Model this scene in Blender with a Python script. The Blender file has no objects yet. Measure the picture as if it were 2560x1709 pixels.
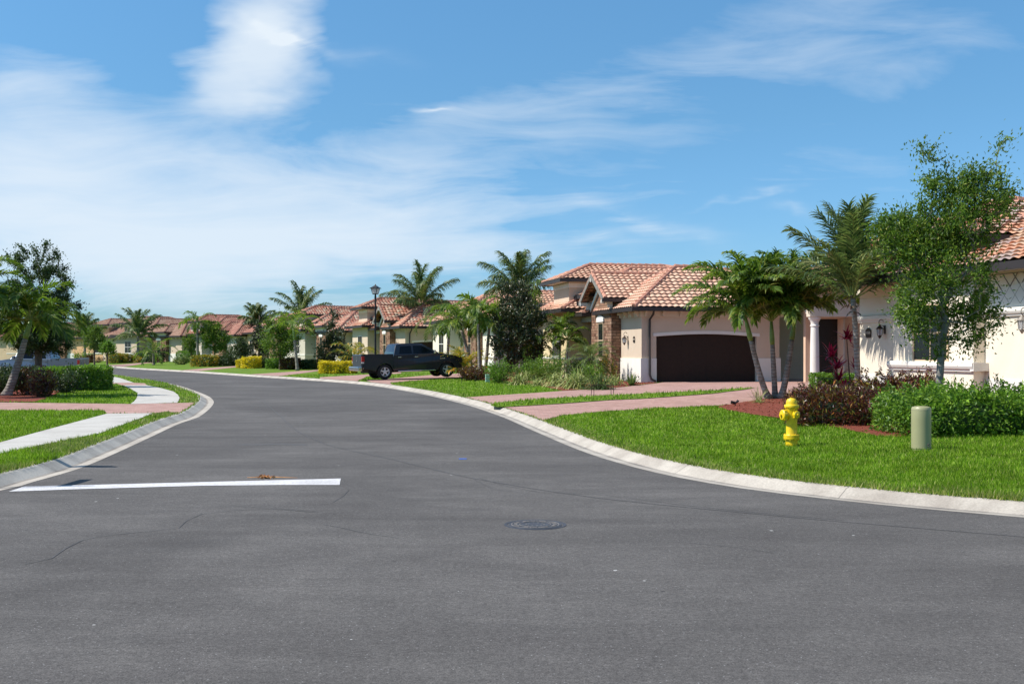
import bpy, math, random
import numpy as np
from mathutils import Vector, Matrix
R = math.radians
random.seed(7)
RNG = np.random.default_rng(11)
scene = bpy.context.scene
COL = scene.collection

# ------------------------------------------------------------------ camera
FPX, HOR, EYE = 2700.0, 877.0, 1.7           # focal length and horizon row of the 2560 px wide photograph
cam_d = bpy.data.cameras.new('camera')
cam_d.sensor_width = 36.0
cam_d.lens = FPX / 2560 * 36
cam_d.shift_y = (HOR - 854.5) / 2560
cam_d.clip_start = 0.1
cam_d.clip_end = 4000
cam = bpy.data.objects.new('camera', cam_d)
COL.objects.link(cam)
cam.location = (0, 0, EYE)
cam.rotation_euler = (R(90), 0, 0)
scene.camera = cam
scene.view_settings.view_transform = 'Standard'
scene.view_settings.look = 'None'
scene.view_settings.exposure = 0.42
scene.view_settings.gamma = 1.0

# ------------------------------------------------------------------ node helper
class NT:
    def __init__(s, tree): s.t = tree; s.t.nodes.clear()
    def n(s, typ, **kw):
        nd = s.t.nodes.new(typ)
        for k, v in kw.items(): setattr(nd, k, v)
        return nd
    def link(s, a, b): s.t.links.new(a, b)
    def put(s, sock, v):
        if v is None: return
        if hasattr(v, 'is_output'): s.t.links.new(v, sock)
        else:
            if sock.type == 'RGBA' and len(v) == 3: v = (*v, 1)
            sock.default_value = v
    def math(s, op, a, b=None, c=None, clamp=False):
        nd = s.n('ShaderNodeMath', operation=op); nd.use_clamp = clamp
        s.put(nd.inputs[0], a)
        if b is not None: s.put(nd.inputs[1], b)
        if c is not None: s.put(nd.inputs[2], c)
        return nd.outputs[0]
    def vmath(s, op, a, b=None):
        nd = s.n('ShaderNodeVectorMath', operation=op)
        s.put(nd.inputs[0], a)
        if b is not None: s.put(nd.inputs[1], b)
        return nd.outputs['Value'] if op in ('DOT_PRODUCT', 'LENGTH') else nd.outputs[0]
    def mix(s, f, a, b, typ='MIX'):
        nd = s.n('ShaderNodeMix', data_type='RGBA', blend_type=typ)
        s.put(nd.inputs['Factor'], f); s.put(nd.inputs[6], a); s.put(nd.inputs[7], b)
        return nd.outputs[2]
    def ramp(s, f, stops, interp='LINEAR'):
        nd = s.n('ShaderNodeValToRGB'); cr = nd.color_ramp; cr.interpolation = interp
        while len(cr.elements) < len(stops): cr.elements.new(0.5)
        for e, (p, c) in zip(cr.elements, stops):
            e.position = p; e.color = (*c, 1) if len(c) == 3 else c
        s.put(nd.inputs[0], f); return nd.outputs[0]
    def noise(s, vec, scale, detail=2, rough=0.5, dist=0.0, out='Fac'):
        nd = s.n('ShaderNodeTexNoise')
        s.put(nd.inputs['Vector'], vec); nd.inputs['Scale'].default_value = scale
        nd.inputs['Detail'].default_value = detail; nd.inputs['Roughness'].default_value = rough
        nd.inputs['Distortion'].default_value = dist
        return nd.outputs[out]
    def mapr(s, v, a, b, c=0.0, d=1.0, smooth=False):
        nd = s.n('ShaderNodeMapRange'); nd.interpolation_type = 'SMOOTHSTEP' if smooth else 'LINEAR'
        s.put(nd.inputs[0], v)
        for i, x in enumerate((a, b, c, d)): s.put(nd.inputs[i + 1], x)
        return nd.outputs[0]
    def scale(s, vec, sc):
        nd = s.n('ShaderNodeMapping'); s.put(nd.inputs[0], vec); nd.inputs['Scale'].default_value = sc
        return nd.outputs[0]
    def comb(s, x, y, z=0.0):
        nd = s.n('ShaderNodeCombineXYZ')
        for i, v in enumerate((x, y, z)): s.put(nd.inputs[i], v)
        return nd.outputs[0]
    def sep(s, v):
        nd = s.n('ShaderNodeSeparateXYZ'); s.put(nd.inputs[0], v); return nd.outputs

# ------------------------------------------------------------------ sun and sky
SUN_EL, SUN_AZ = R(50), R(-90 - 8)            # azimuth from +y, clockwise positive: the sun stands to the left, a little behind
sd = Vector((math.sin(SUN_AZ) * math.cos(SUN_EL), math.cos(SUN_AZ) * math.cos(SUN_EL), math.sin(SUN_EL)))
sun_d = bpy.data.lights.new('sun', 'SUN')
sun_d.energy = 4.8; sun_d.angle = R(0.55); sun_d.color = (1.0, 0.945, 0.865)
sun = bpy.data.objects.new('sun', sun_d); COL.objects.link(sun)
sun.rotation_euler = sd.to_track_quat('Z', 'Y').to_euler()
world = bpy.data.worlds.new('World'); scene.world = world; world.use_nodes = True
w = NT(world.node_tree)
sky = w.n('ShaderNodeTexSky', sky_type='NISHITA'); sky.sun_disc = False
sky.sun_elevation = SUN_EL; sky.sun_rotation = SUN_AZ; sky.altitude = 0
sky.air_density = 1.0; sky.dust_density = 0.35; sky.ozone_density = 2.2
d = w.n('ShaderNodeTexCoord').outputs['Generated']
dx, dy, dz = w.sep(d)
az = w.math('ARCTAN2', dx, dy)                # radians, right positive
el = w.math('ARCTAN2', dz, w.math('SQRT', w.math('ADD', w.math('MULTIPLY', dx, dx), w.math('MULTIPLY', dy, dy))))
zc = w.math('MAXIMUM', w.math('ADD', dz, 0.26), 0.05)
plane = w.comb(w.math('DIVIDE', dx, zc), w.math('DIVIDE', dy, zc))     # cloud layer seen in perspective
warp = w.noise(plane, 0.9, 3, 0.55, out='Color')
pl2 = w.vmath('ADD', plane, w.vmath('MULTIPLY', warp, (0.55, 0.55, 0.0)))
rot = w.n('ShaderNodeMapping'); w.put(rot.inputs[0], pl2)
rot.inputs['Rotation'].default_value = (0, 0, R(-30)); rot.inputs['Scale'].default_value = (1.1, 3.2, 1)
fibre = w.noise(rot.outputs[0], 1.5, 9, 0.60, 0.4)
soft = w.noise(pl2, 1.7, 6, 0.55, 0.4)
wv3 = w.sep(w.noise(w.scale(d, (1, 1, 2.2)), 3.2, 5, 0.6, out='Color'))
az = w.math('ADD', az, w.math('MULTIPLY', w.math('SUBTRACT', wv3[0], 0.5), R(13)))
elw = w.math('ADD', el, w.math('MULTIPLY', w.math('SUBTRACT', wv3[1], 0.5), R(6)))
def blob(a0, e0, ra, re, tilt=0.0, p=1.0):
    a = w.math('SUBTRACT', az, R(a0)); e = w.math('SUBTRACT', elw, R(e0))
    c, s_ = math.cos(R(tilt)), math.sin(R(tilt))
    x = w.math('ADD', w.math('MULTIPLY', a, c), w.math('MULTIPLY', e, s_))
    y = w.math('ADD', w.math('MULTIPLY', a, -s_), w.math('MULTIPLY', e, c))
    x = w.math('DIVIDE', x, R(ra)); y = w.math('DIVIDE', y, R(re))
    q = w.math('ADD', w.math('MULTIPLY', x, x), w.math('MULTIPLY', y, y))
    return w.math('MULTIPLY', w.math('EXPONENT', w.math('MULTIPLY', q, -1.0)), p)
def px(x, y): return math.degrees(math.atan((x - 1280) / FPX)), math.degrees(math.atan((HOR - y) / FPX * math.cos(math.atan((x - 1280) / FPX))))
veil = None
for (x, y, ra, re, tl, p) in [(260, 560, 13, 3.0, 4, 1.25), (60, 380, 5, 3.6, 0, 0.8), (900, 600, 9, 1.6, 4, 0.62), (640, 90, 2.9, 2.3, 35, 1.7), (700, 60, 1.6, 1.2, 0, .8), (570, 220, 2.6, 1.2, 20, .8),
                              (1500, 230, 9, 1.8, 14, 0.27), (2150, 120, 9, 3.0, -10, 0.17), (1050, 430, 12, 1.4, 10, 0.24), (1180, 300, 10, .8, 10, 0.18), (1500, 470, 10, 1.2, -4, .16),
                              (700, 640, 16, 1.8, 0, 0.35)]:
    a0, e0 = px(x, y); b = blob(a0, e0, ra, re, tl, p)
    veil = b if veil is None else w.math('ADD', veil, b)
wisp = None
for (x, y, ra, re, tl, p) in [(1610, 560, 3.4, .55, -14, 0.95), (1480, 600, 2.6, .7, -10, 0.6), (1140, 276, 1.1, .14, -5, 1.0), (780, 86, 3.4, .35, -6, 0.7), (1850, 512, 1.2, .12, 8, .7), (1960, 540, 1.4, .2, -10, .55), (700, 60, 1.6, .35, -25, .6)]:
    a0, e0 = px(x, y); b = blob(a0, e0, ra, re, tl, p)
    wisp = b if wisp is None else w.math('ADD', wisp, b)
tex = w.math('ADD', w.math('MULTIPLY', w.math('SUBTRACT', fibre, 0.5), 3.0), w.math('MULTIPLY', w.math('SUBTRACT', soft, 0.5), 1.8))
m1 = w.math('ADD', veil, w.math('MULTIPLY', tex, w.math('MINIMUM', w.math('ADD', veil, 0.25), 0.75)))
m1 = w.mapr(m1, 0.12, 1.7, 0.0, 1.0)
m1 = w.math('SUBTRACT', 1.0, w.math('EXPONENT', w.math('MULTIPLY', m1, -1.9)))
m2 = w.math('MULTIPLY', wisp, w.mapr(fibre, 0.38, 0.68, 0.0, 1.0))
away = w.mapr(el, R(22), R(45), 0.0, 0.30)    # thin cirrus over the rest of the sky
m3 = w.math('MULTIPLY', away, w.mapr(soft, 0.35, 0.65))
cm = w.math('ADD', w.math('ADD', m1, m2), m3, clamp=True)
sat = w.n('ShaderNodeHueSaturation'); sat.inputs['Saturation'].default_value = 1.12; sat.inputs['Hue'].default_value = 0.488
w.put(sat.inputs['Color'], sky.outputs[0])
skyc = w.mix(1.0, sat.outputs[0], w.ramp(w.mapr(el, 0.0, R(24)), [(0, (0.62, 0.95, 1.42)), (0.5, (0.92, 1.20, 1.42)), (1, (1.26, 1.54, 1.72))]), 'MULTIPLY')
cc = w.mix(cm, skyc, (8.0, 8.9, 9.8))
bg = w.n('ShaderNodeBackground'); w.put(bg.inputs[0], cc); bg.inputs[1].default_value = 0.075
out = w.n('ShaderNodeOutputWorld'); w.link(bg.outputs[0], out.inputs[0])

# ------------------------------------------------------------------ placement helpers
def M(x, y, z=0.0):
    """ground point (at height z) that the photo shows in column x, row y"""
    D = (EYE - z) * FPX / (y - HOR)
    return ((x - 1280) * D / FPX, D)
def MV(x, y, z=0.0): return M(x * 1.08982, y * 1.08982, z)
def AT(x, D): return (x - 1280) * D / FPX
KR = [M(*p) for p in [(3300, 1345), (2900, 1322), (2560, 1293), (2200, 1261), (1853, 1220), (1640, 1181), (1471, 1133), (1340, 1079), (1253, 1041), (1160, 1010), (1035, 981), (904, 961), (763, 950), (654, 943), (480, 931), (327, 922), (207, 913.5)]]
KR += [(-70, 146), (-95, 160), (-140, 172)]
KL = [(-24, 10.5), (-14, 11.8)] + [M(*p) for p in [(-150, 1242), (0, 1226), (90, 1202), (196, 1171.5), (290, 1132), (381, 1090), (445, 1060), (500, 1040), (534, 1008), (527, 994), (500, 981), (436, 961), (338, 944.5), (261, 933), (205, 927), (120, 921)]] + [(-68, 122), (-95, 136), (-140, 148)]
def smooth(pts, n=6):
    P = [np.array(p, float) for p in pts]; out = []
    for i in range(len(P) - 1):
        p0 = P[max(i - 1, 0)]; p1 = P[i]; p2 = P[i + 1]; p3 = P[min(i + 2, len(P) - 1)]
        # centripetal-like: scale tangents by the chord
        m1 = (p2 - p0) * 0.5; m2 = (p3 - p1) * 0.5; L = np.linalg.norm(p2 - p1)
        m1 = m1 / max(np.linalg.norm(m1), 1e-6) * L * 0.9; m2 = m2 / max(np.linalg.norm(m2), 1e-6) * L * 0.9
        k = max(2, min(n, int(L / 0.6)))
        for j in range(k):
            t = j / k; a = 2*t**3-3*t**2+1; b = t**3-2*t**2+t; c = -2*t**3+3*t**2; d_ = t**3-t**2
            out.append(a*p1 + b*m1 + c*p2 + d_*m2)
    out.append(P[-1]); return np.array(out)
KRs, KLs = smooth(KR, 8), smooth(KL, 8)
def offset(P, dist, side):
    T = np.gradient(P, axis=0); T /= np.linalg.norm(T, axis=1)[:, None]
    N = np.stack([T[:, 1], -T[:, 0]], 1) * side
    return P + N * dist
KW = 0.47                                      # kerb width
KRo, KLo = offset(KRs, KW, 1), offset(KLs, KW, -1)
def dist_poly(pts, P):
    pts = np.asarray(pts, float); best = np.full(len(pts), 1e9)
    for a, b in zip(P[:-1], P[1:]):
        ab = b - a; t = np.clip(((pts - a) @ ab) / max(ab @ ab, 1e-9), 0, 1)
        best = np.minimum(best, np.linalg.norm(pts - (a + t[:, None] * ab), axis=1))
    return best
def gzv(pts):
    """height of the lawns: level with the kerb top, rising a little to the houses"""
    pts = np.asarray(pts, float)
    dr = dist_poly(pts, KRo[::3]); dl = dist_poly(pts, KLo[::3])
    t = np.clip(dr / 14, 0, 1); s = t * t * (3 - 2 * t)
    return np.where(dr < dl, 0.105 + 0.14 * s, 0.105)
def gz(x, y): return float(gzv([(x, y)])[0])

# ------------------------------------------------------------------ mesh builder
class MB:
    def __init__(s): s.v = []; s.nv = 0; s.f = []; s.uv = []
    def add(s, verts, faces, mat=0, uv=None):
        verts = np.asarray(verts, float).reshape(-1, 3)
        if isinstance(faces, np.ndarray): s.f.append((faces + s.nv, mat))
        else:
            by = {}
            for f in faces: by.setdefault(len(f), []).append(f)
            for k, fs in by.items(): s.f.append((np.array(fs, int) + s.nv, mat))
        s.uv.append(np.zeros((len(verts), 2)) if uv is None else np.asarray(uv, float))
        s.v.append(verts); s.nv += len(verts); return s
    def box(s, x0, y0, z0, x1, y1, z1, mat=0, rot=0.0, c=None):
        V = np.array([(x, y, z) for z in (z0, z1) for y in (y0, y1) for x in (x0, x1)], float)
        if rot:
            c = c or ((x0 + x1) / 2, (y0 + y1) / 2); a, b = math.cos(rot), math.sin(rot)
            q = V[:, :2] - c; V[:, 0] = c[0] + q[:, 0] * a - q[:, 1] * b; V[:, 1] = c[1] + q[:, 0] * b + q[:, 1] * a
        return s.add(V, [(0, 2, 3, 1), (4, 5, 7, 6), (0, 1, 5, 4), (1, 3, 7, 5), (3, 2, 6, 7), (2, 0, 4, 6)], mat)
    def bbox(s, x0, y0, z0, x1, y1, z1, b=0.02, mat=0):
        """box with bevelled edges"""
        import bmesh
        bm = bmesh.new(); bmesh.ops.create_cube(bm, size=1)
        for v in bm.verts: v.co = Vector((x0 + (v.co.x + .5) * (x1 - x0), y0 + (v.co.y + .5) * (y1 - y0), z0 + (v.co.z + .5) * (z1 - z0)))
        bmesh.ops.bevel(bm, geom=bm.edges[:], offset=b, segments=2, profile=0.6, affect='EDGES')
        bm.verts.index_update()
        s.add([v.co[:] for v in bm.verts], [[v.index for v in f.verts] for f in bm.faces], mat); bm.free(); return s
    def prism(s, poly, a0, a1, axis='y', mat=0):
        """polygon in the two other axes, extruded along axis"""
        n = len(poly); V = []
        for a in (a0, a1):
            for p in poly:
                V.append({'x': (a, p[0], p[1]), 'y': (p[0], a, p[1]), 'z': (p[0], p[1], a)}[axis])
        F = [tuple(range(n)), tuple(range(2 * n - 1, n - 1, -1))] + [(i, i + n, (i + 1) % n + n, (i + 1) % n) for i in range(n)]
        return s.add(V, F, mat)
    def tube(s, pts, rad, n=8, mat=0, cap=True):
        P = np.array(pts, float); k = len(P); rad = np.full(k, rad) if np.isscalar(rad) else np.array(rad, float)
        T = np.gradient(P, axis=0); T /= np.maximum(np.linalg.norm(T, axis=1), 1e-9)[:, None]
        ref = np.array((0, 0, 1.0)) if abs(T[:, 2]).mean() < 0.8 else np.array((1.0, 0, 0))
        S = np.cross(T, ref); S /= np.maximum(np.linalg.norm(S, axis=1), 1e-9)[:, None]; U = np.cross(S, T)
        a = np.linspace(0, 2 * np.pi, n, endpoint=False)
        V = P[:, None, :] + rad[:, None, None] * (np.cos(a)[None, :, None] * S[:, None, :] + np.sin(a)[None, :, None] * U[:, None, :])
        i = np.arange(k - 1)[:, None] * n; j = np.arange(n)[None, :]; j2 = (j + 1) % n
        F = np.stack([i + j, i + j2, i + n + j2, i + n + j], -1).reshape(-1, 4)
        s.add(V.reshape(-1, 3), F, mat)
        if cap:
            s.f.append((np.array([list(range(n))[::-1]]) + s.nv - k * n, mat)); s.f.append((np.array([list(range(n))]) + s.nv - n, mat))
        return s
    def lathe(s, prof, c=(0, 0, 0), n=24, mat=0, axis='z', caps=True):
        """prof: (radius, height) pairs"""
        a = np.linspace(0, 2 * np.pi, n, endpoint=False); k = len(prof)
        pr = np.array(prof, float); X = pr[:, 0][:, None] * np.cos(a); Y = pr[:, 0][:, None] * np.sin(a); Z = np.repeat(pr[:, 1][:, None], n, 1)
        if axis == 'z': V = np.stack([X, Y, Z], -1)
        elif axis == 'x': V = np.stack([Z, X, Y], -1)
        else: V = np.stack([Y, Z, X], -1)
        V = V.reshape(-1, 3) + np.array(c, float)
        i = np.arange(k - 1)[:, None] * n; j = np.arange(n)[None, :]; j2 = (j + 1) % n
        F = np.stack([i + j, i + j2, i + n + j2, i + n + j], -1).reshape(-1, 4)
        s.add(V, F, mat)
        if caps and pr[0, 0] > 1e-4: s.f.append((np.array([list(range(n))[::-1]]) + s.nv - k * n, mat))
        if caps and pr[-1, 0] > 1e-4: s.f.append((np.array([list(range(n))]) + s.nv - n, mat))
        return s
    def build(s, name, mats, parent=None, smooth=False, uv=False, loc=None):
        me = bpy.data.meshes.new(name)
        V = np.concatenate(s.v) if s.v else np.zeros((0, 3))
        me.vertices.add(len(V)); me.vertices.foreach_set('co', V.astype(np.float32).ravel())
        li = np.concatenate([f.ravel() for f, m in s.f]); tot = np.concatenate([np.full(len(f), f.shape[1]) for f, m in s.f])
        st = np.concatenate([[0], np.cumsum(tot)[:-1]]); mi = np.concatenate([np.full(len(f), m) for f, m in s.f])
        me.loops.add(len(li)); me.loops.foreach_set('vertex_index', li.astype(np.int32))
        me.polygons.add(len(tot)); me.polygons.foreach_set('loop_start', st.astype(np.int32)); me.polygons.foreach_set('loop_total', tot.astype(np.int32))
        me.polygons.foreach_set('material_index', mi.astype(np.int32))
        me.polygons.foreach_set('use_smooth', np.full(len(tot), bool(smooth)))
        if uv:
            at = me.attributes.new('tuv', 'FLOAT2', 'POINT'); at.data.foreach_set('vector', np.concatenate(s.uv).astype(np.float32).ravel())
        me.update(calc_edges=True); me.validate()
        if smooth == 'edge':
            import bmesh
            bm = bmesh.new(); bm.from_mesh(me)
            for e in bm.edges: e.smooth = not (len(e.link_faces) == 2 and e.calc_face_angle(0) > R(32))
            bm.to_mesh(me); bm.free()
        for m in (mats if isinstance(mats, (list, tuple)) else [mats]): me.materials.append(m)
        o = bpy.data.objects.new(name, me); COL.objects.link(o)
        if parent is not None: o.parent = parent
        if loc is not None: o.location = loc
        return o
def tag(o, label=None, cat=None, group=None, kind=None):
    if label: o['label'] = label
    if cat: o['category'] = cat
    if group: o['group'] = group
    if kind: o['kind'] = kind
    return o
def thing(name, label, cat, loc=(0, 0, 0), rz=0.0, group=None):
    o = bpy.data.objects.new(name, None); COL.objects.link(o); o.location = loc; o.rotation_euler = (0, 0, rz)
    o.empty_display_size = 0.1
    return tag(o, label, cat, group)
def copy_tree(o, parent=None):
    c = o.copy(); COL.objects.link(c); c.parent = parent
    for ch in [x for x in bpy.data.objects if x.parent == o]: copy_tree(ch, c)
    return c

# ------------------------------------------------------------------ materials
def new_mat(name):
    m = bpy.data.materials.new(name); m.use_nodes = True; return m, NT(m.node_tree)
def finish(t, color, rough=0.8, metal=0.0, bump=None, bstr=0.3, bdist=0.02, spec=0.5, trans=None, coat=0.0, normal=None, alpha=None):
    p = t.n('ShaderNodeBsdfPrincipled'); t.put(p.inputs['Base Color'], color); t.put(p.inputs['Roughness'], rough)
    t.put(p.inputs['Metallic'], metal); p.inputs['Specular IOR Level'].default_value = spec; p.inputs['Coat Weight'].default_value = coat
    if coat: p.inputs['Coat Roughness'].default_value = 0.04
    if bump is not None:
        b = t.n('ShaderNodeBump'); b.inputs['Strength'].default_value = bstr; b.inputs['Distance'].default_value = bdist
        t.put(b.inputs['Height'], bump); t.link(b.outputs[0], p.inputs['Normal'])
    sh = p.outputs[0]
    if trans is not None:
        tr = t.n('ShaderNodeBsdfTranslucent'); t.put(tr.inputs[0], trans[1])
        mx = t.n('ShaderNodeMixShader'); mx.inputs[0].default_value = trans[0]; t.link(sh, mx.inputs[1]); t.link(tr.outputs[0], mx.inputs[2]); sh = mx.outputs[0]
    o = t.n('ShaderNodeOutputMaterial'); t.link(sh, o.inputs[0])
def geo_pos(t): return t.n('ShaderNodeNewGeometry').outputs['Position']
def obj_co(t): return t.n('ShaderNodeTexCoord').outputs['Object']
MAT = {}
def plain(name, col, rough=0.6, metal=0.0, var=0.08, scale=6.0, bstr=0.15, spec=0.5, coat=0.0):
    m, t = new_mat(name); c = obj_co(t); n = t.noise(c, scale, 4, 0.6)
    lo = tuple(x * (1 - var) for x in col); hi = tuple(min(1, x * (1 + var)) for x in col)
    finish(t, t.ramp(n, [(0.3, lo), (0.7, hi)]), rough, metal, t.noise(c, scale * 14, 3), bstr, 0.004, spec, coat=coat)
    MAT[name] = m; return m
def asphalt():
    m, t = new_mat('asphalt'); p = geo_pos(t)
    big = t.noise(p, 0.22, 5, 0.6, 0.6); streak = t.noise(t.scale(p, (0.3, 1.3, 1)), 0.7, 6, 0.65, 1.4)
    mid = t.noise(p, 2.3, 5, 0.65); fine = t.noise(p, 95, 2, 0.8); grain = t.noise(p, 30, 4, 0.8)
    v = t.math('ADD', t.math('MULTIPLY', big, 0.5), t.math('MULTIPLY', streak, 0.35)); v = t.math('ADD', v, t.math('MULTIPLY', mid, 0.15)); v = t.math('ADD', v, t.math('MULTIPLY', t.math('SUBTRACT', t.noise(p, 9, 4, 0.7), 0.5), 0.22))
    c = t.ramp(v, [(0.38, (0.069, 0.064, 0.061)), (0.5, (0.091, 0.085, 0.081)), (0.62, (0.122, 0.114, 0.108))])
    g = t.math('ADD', t.math('MULTIPLY', fine, 0.55), t.math('MULTIPLY', grain, 0.45))
    c = t.mix(1.0, c, t.ramp(g, [(0.32, (0.35,)*3), (0.5, (1.0,)*3), (0.68, (1.95,)*3)]), 'MULTIPLY')
    vo = t.n('ShaderNodeTexVoronoi'); t.put(vo.inputs['Vector'], p); vo.inputs['Scale'].default_value = 26
    sp = t.math('MULTIPLY', t.math('LESS_THAN', vo.outputs['Distance'], 0.13), t.math('GREATER_THAN', t.sep(vo.outputs['Color'])[0], 0.66))
    c = t.mix(t.math('MULTIPLY', sp, 0.5), c, (0.36, 0.36, 0.36))
    sp2 = t.math('MULTIPLY', t.math('LESS_THAN', vo.outputs['Distance'], 0.2), t.math('LESS_THAN', t.sep(vo.outputs['Color'])[0], 0.10))
    c = t.mix(t.math('MULTIPLY', sp2, 0.6), c, (0.05, 0.05, 0.05))
    vb = t.n('ShaderNodeTexVoronoi'); t.put(vb.inputs['Vector'], p); vb.inputs['Scale'].default_value = 3.1
    sp3 = t.math('MULTIPLY', t.math('LESS_THAN', vb.outputs['Distance'], 0.055), t.math('GREATER_THAN', t.sep(vb.outputs['Color'])[1], 0.70))
    c = t.mix(t.math('MULTIPLY', sp3, 0.75), c, t.mix(t.sep(vb.outputs['Color'])[2], (0.03, 0.03, 0.03), (0.5, 0.5, 0.48)))
    # scuffed and polished patches
    sc = t.noise(t.scale(p, (1, 2.2, 1)), 0.45, 7, 0.72, 1.5)
    c = t.mix(t.mapr(sc, 0.56, 0.70, 0, 0.35), c, (0.062, 0.059, 0.058))
    finish(t, c, 0.92, 0, g, 0.7, 0.008, 0.2); MAT['asphalt'] = m
asphalt()
def concrete(name, col, stain, sp=0.0, wear=0.0):
    m, t = new_mat(name); p = geo_pos(t)
    n = t.noise(p, 1.2, 6, 0.62, 0.3); f = t.noise(p, 40, 3, 0.6)
    c = t.mix(t.mapr(n, 0.42, 0.68, 0, sp), col, stain)
    c = t.mix(1.0, c, t.ramp(f, [(0.3, (0.86,)*3), (0.7, (1.1,)*3)]), 'MULTIPLY')
    if wear: c = t.mix(t.mapr(t.noise(p, 26, 5, 0.8), 0.52, 0.66, 0, wear), c, (0.12, 0.115, 0.11)); c = t.mix(t.mapr(t.noise(t.scale(p, (1, 3, 1)), 3, 5, 0.7, 1.0), 0.55, 0.7, 0, wear * .5), c, (0.2, 0.19, 0.185))
    finish(t, c, 0.85, 0, f, 0.25, 0.004, 0.3); MAT[name] = m
concrete('concrete_kerb', (0.43, 0.39, 0.335), (0.26, 0.225, 0.19), 0.8, .12)
concrete('concrete_kerb_stained', (0.46, 0.43, 0.38), (0.20, 0.185, 0.165), 0.7)
concrete('gutter_dirt', (0.30, 0.27, 0.235), (0.12, 0.11, 0.10), 0.9)
concrete('concrete_walk', (0.47, 0.45, 0.41), (0.36, 0.335, 0.30), 0.8, .10)
concrete('line_paint', (0.58, 0.57, 0.575), (0.36, 0.35, 0.35), 0.5, .6)
def paver():
    m, t = new_mat('brick_paver'); p = geo_pos(t)
    br = t.n('ShaderNodeTexBrick'); t.put(br.inputs['Vector'], p); br.inputs['Scale'].default_value = 1.0
    br.inputs['Brick Width'].default_value = 0.2; br.inputs['Row Height'].default_value = 0.1; br.inputs['Mortar Size'].default_value = 0.006
    br.inputs['Color1'].default_value = (0.32, 0.175, 0.140, 1); br.inputs['Color2'].default_value = (0.44, 0.275, 0.225, 1); br.inputs['Mortar'].default_value = (0.25, 0.18, 0.155, 1)
    n = t.noise(p, 0.8, 5, 0.6)
    c = t.mix(1.0, br.outputs[0], t.ramp(n, [(0.3, (0.88, 0.86, 0.86)), (0.7, (1.10, 1.10, 1.14))]), 'MULTIPLY')
    finish(t, c, 0.85, 0, br.outputs['Fac'], -0.3, 0.004, 0.3); MAT['brick_paver'] = m
paver()
def lawn():
    m, t = new_mat('lawn_soil'); p = geo_pos(t)
    n = t.noise(p, 0.5, 6, 0.65); f = t.noise(p, 28, 4, 0.7); s = t.noise(p, 6, 4, 0.7)
    c = t.ramp(n, [(0.32, (0.075, 0.140, 0.010)), (0.55, (0.120, 0.200, 0.015)), (0.72, (0.180, 0.250, 0.028))])
    c = t.mix(1.0, c, t.ramp(t.math('ADD', t.math('MULTIPLY', f, 0.6), t.math('MULTIPLY', s, 0.4)), [(0.32, (0.45,)*3), (0.5, (1.0,)*3), (0.68, (1.5,)*3)]), 'MULTIPLY')
    finish(t, c, 0.9, 0, f, 1.0, 0.03, 0.2); MAT['lawn_soil'] = m
lawn()
def mulch():
    m, t = new_mat('red_mulch'); p = geo_pos(t); f = t.noise(p, 35, 4, 0.75, 1.0); n = t.noise(p, 3, 3)
    c = t.ramp(f, [(0.3, (0.06, 0.014, 0.010)), (0.5, (0.24, 0.060, 0.036)), (0.68, (0.40, 0.15, 0.10))])
    finish(t, c, 0.95, 0, f, 1.0, 0.04, 0.2); MAT['red_mulch'] = m
mulch()
def island_leaf(name, stops, trans=0.35, tcol=None, rough=0.45, spec=0.5, patch=0.35):
    m, t = new_mat(name)
    r = t.n('ShaderNodeNewGeometry').outputs['Random Per Island']
    c = t.ramp(r, stops)
    p = geo_pos(t); n = t.noise(p, 1.7, 3, 0.6)
    c = t.mix(1.0, c, t.ramp(n, [(0.3, (1 - patch,)*3), (0.7, (1 + patch,)*3)]), 'MULTIPLY')
    tc = tcol or tuple(min(1, x * 1.7) for x in stops[-1][1])
    finish(t, c, rough, 0, None, spec=spec, trans=(trans, t.mix(0.5, c, tc))); MAT[name] = m
island_leaf('grass_blade', [(0, (0.018, 0.050, 0.004)), (0.18, (0.060, 0.145, 0.008)), (0.5, (0.140, 0.275, 0.013)), (0.8, (0.265, 0.415, 0.032)), (1, (0.44, 0.49, 0.13))], 0.45, (0.26, 0.46, 0.015), 0.8, 0.08, 0.42)
island_leaf('grass_blade_dry', [(0, (0.07, 0.13, 0.012)), (0.5, (0.19, 0.25, 0.03)), (0.8, (0.36, 0.34, 0.10)), (1, (0.46, 0.41, 0.18))], 0.35, (0.3, 0.42, 0.08), 0.5, 0.3, 0.3)
island_leaf('oak_leaf', [(0, (0.022, 0.058, 0.010)), (0.5, (0.070, 0.145, 0.016)), (0.9, (0.17, 0.26, 0.030)), (1, (0.30, 0.31, 0.05))], 0.36, (0.26, 0.42, 0.03), 0.5, 0.35)
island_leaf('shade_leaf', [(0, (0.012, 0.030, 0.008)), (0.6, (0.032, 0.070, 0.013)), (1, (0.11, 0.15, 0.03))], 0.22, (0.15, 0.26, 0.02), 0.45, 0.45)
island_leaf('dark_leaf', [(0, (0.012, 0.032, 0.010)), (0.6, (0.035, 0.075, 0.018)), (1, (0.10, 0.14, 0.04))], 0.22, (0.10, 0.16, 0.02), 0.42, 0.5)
island_leaf('magnolia_leaf', [(0, (0.014, 0.030, 0.010)), (0.55, (0.042, 0.070, 0.020)), (0.8, (0.085, 0.090, 0.030)), (1, (0.17, 0.13, 0.07))], 0.1, (0.10, 0.12, 0.03), 0.4, 0.55)
island_leaf('hedge_leaf', [(0, (0.030, 0.080, 0.009)), (0.5, (0.095, 0.20, 0.016)), (1, (0.25, 0.40, 0.040))], 0.36, (0.25, 0.48, 0.04), 0.5, 0.4)
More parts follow.
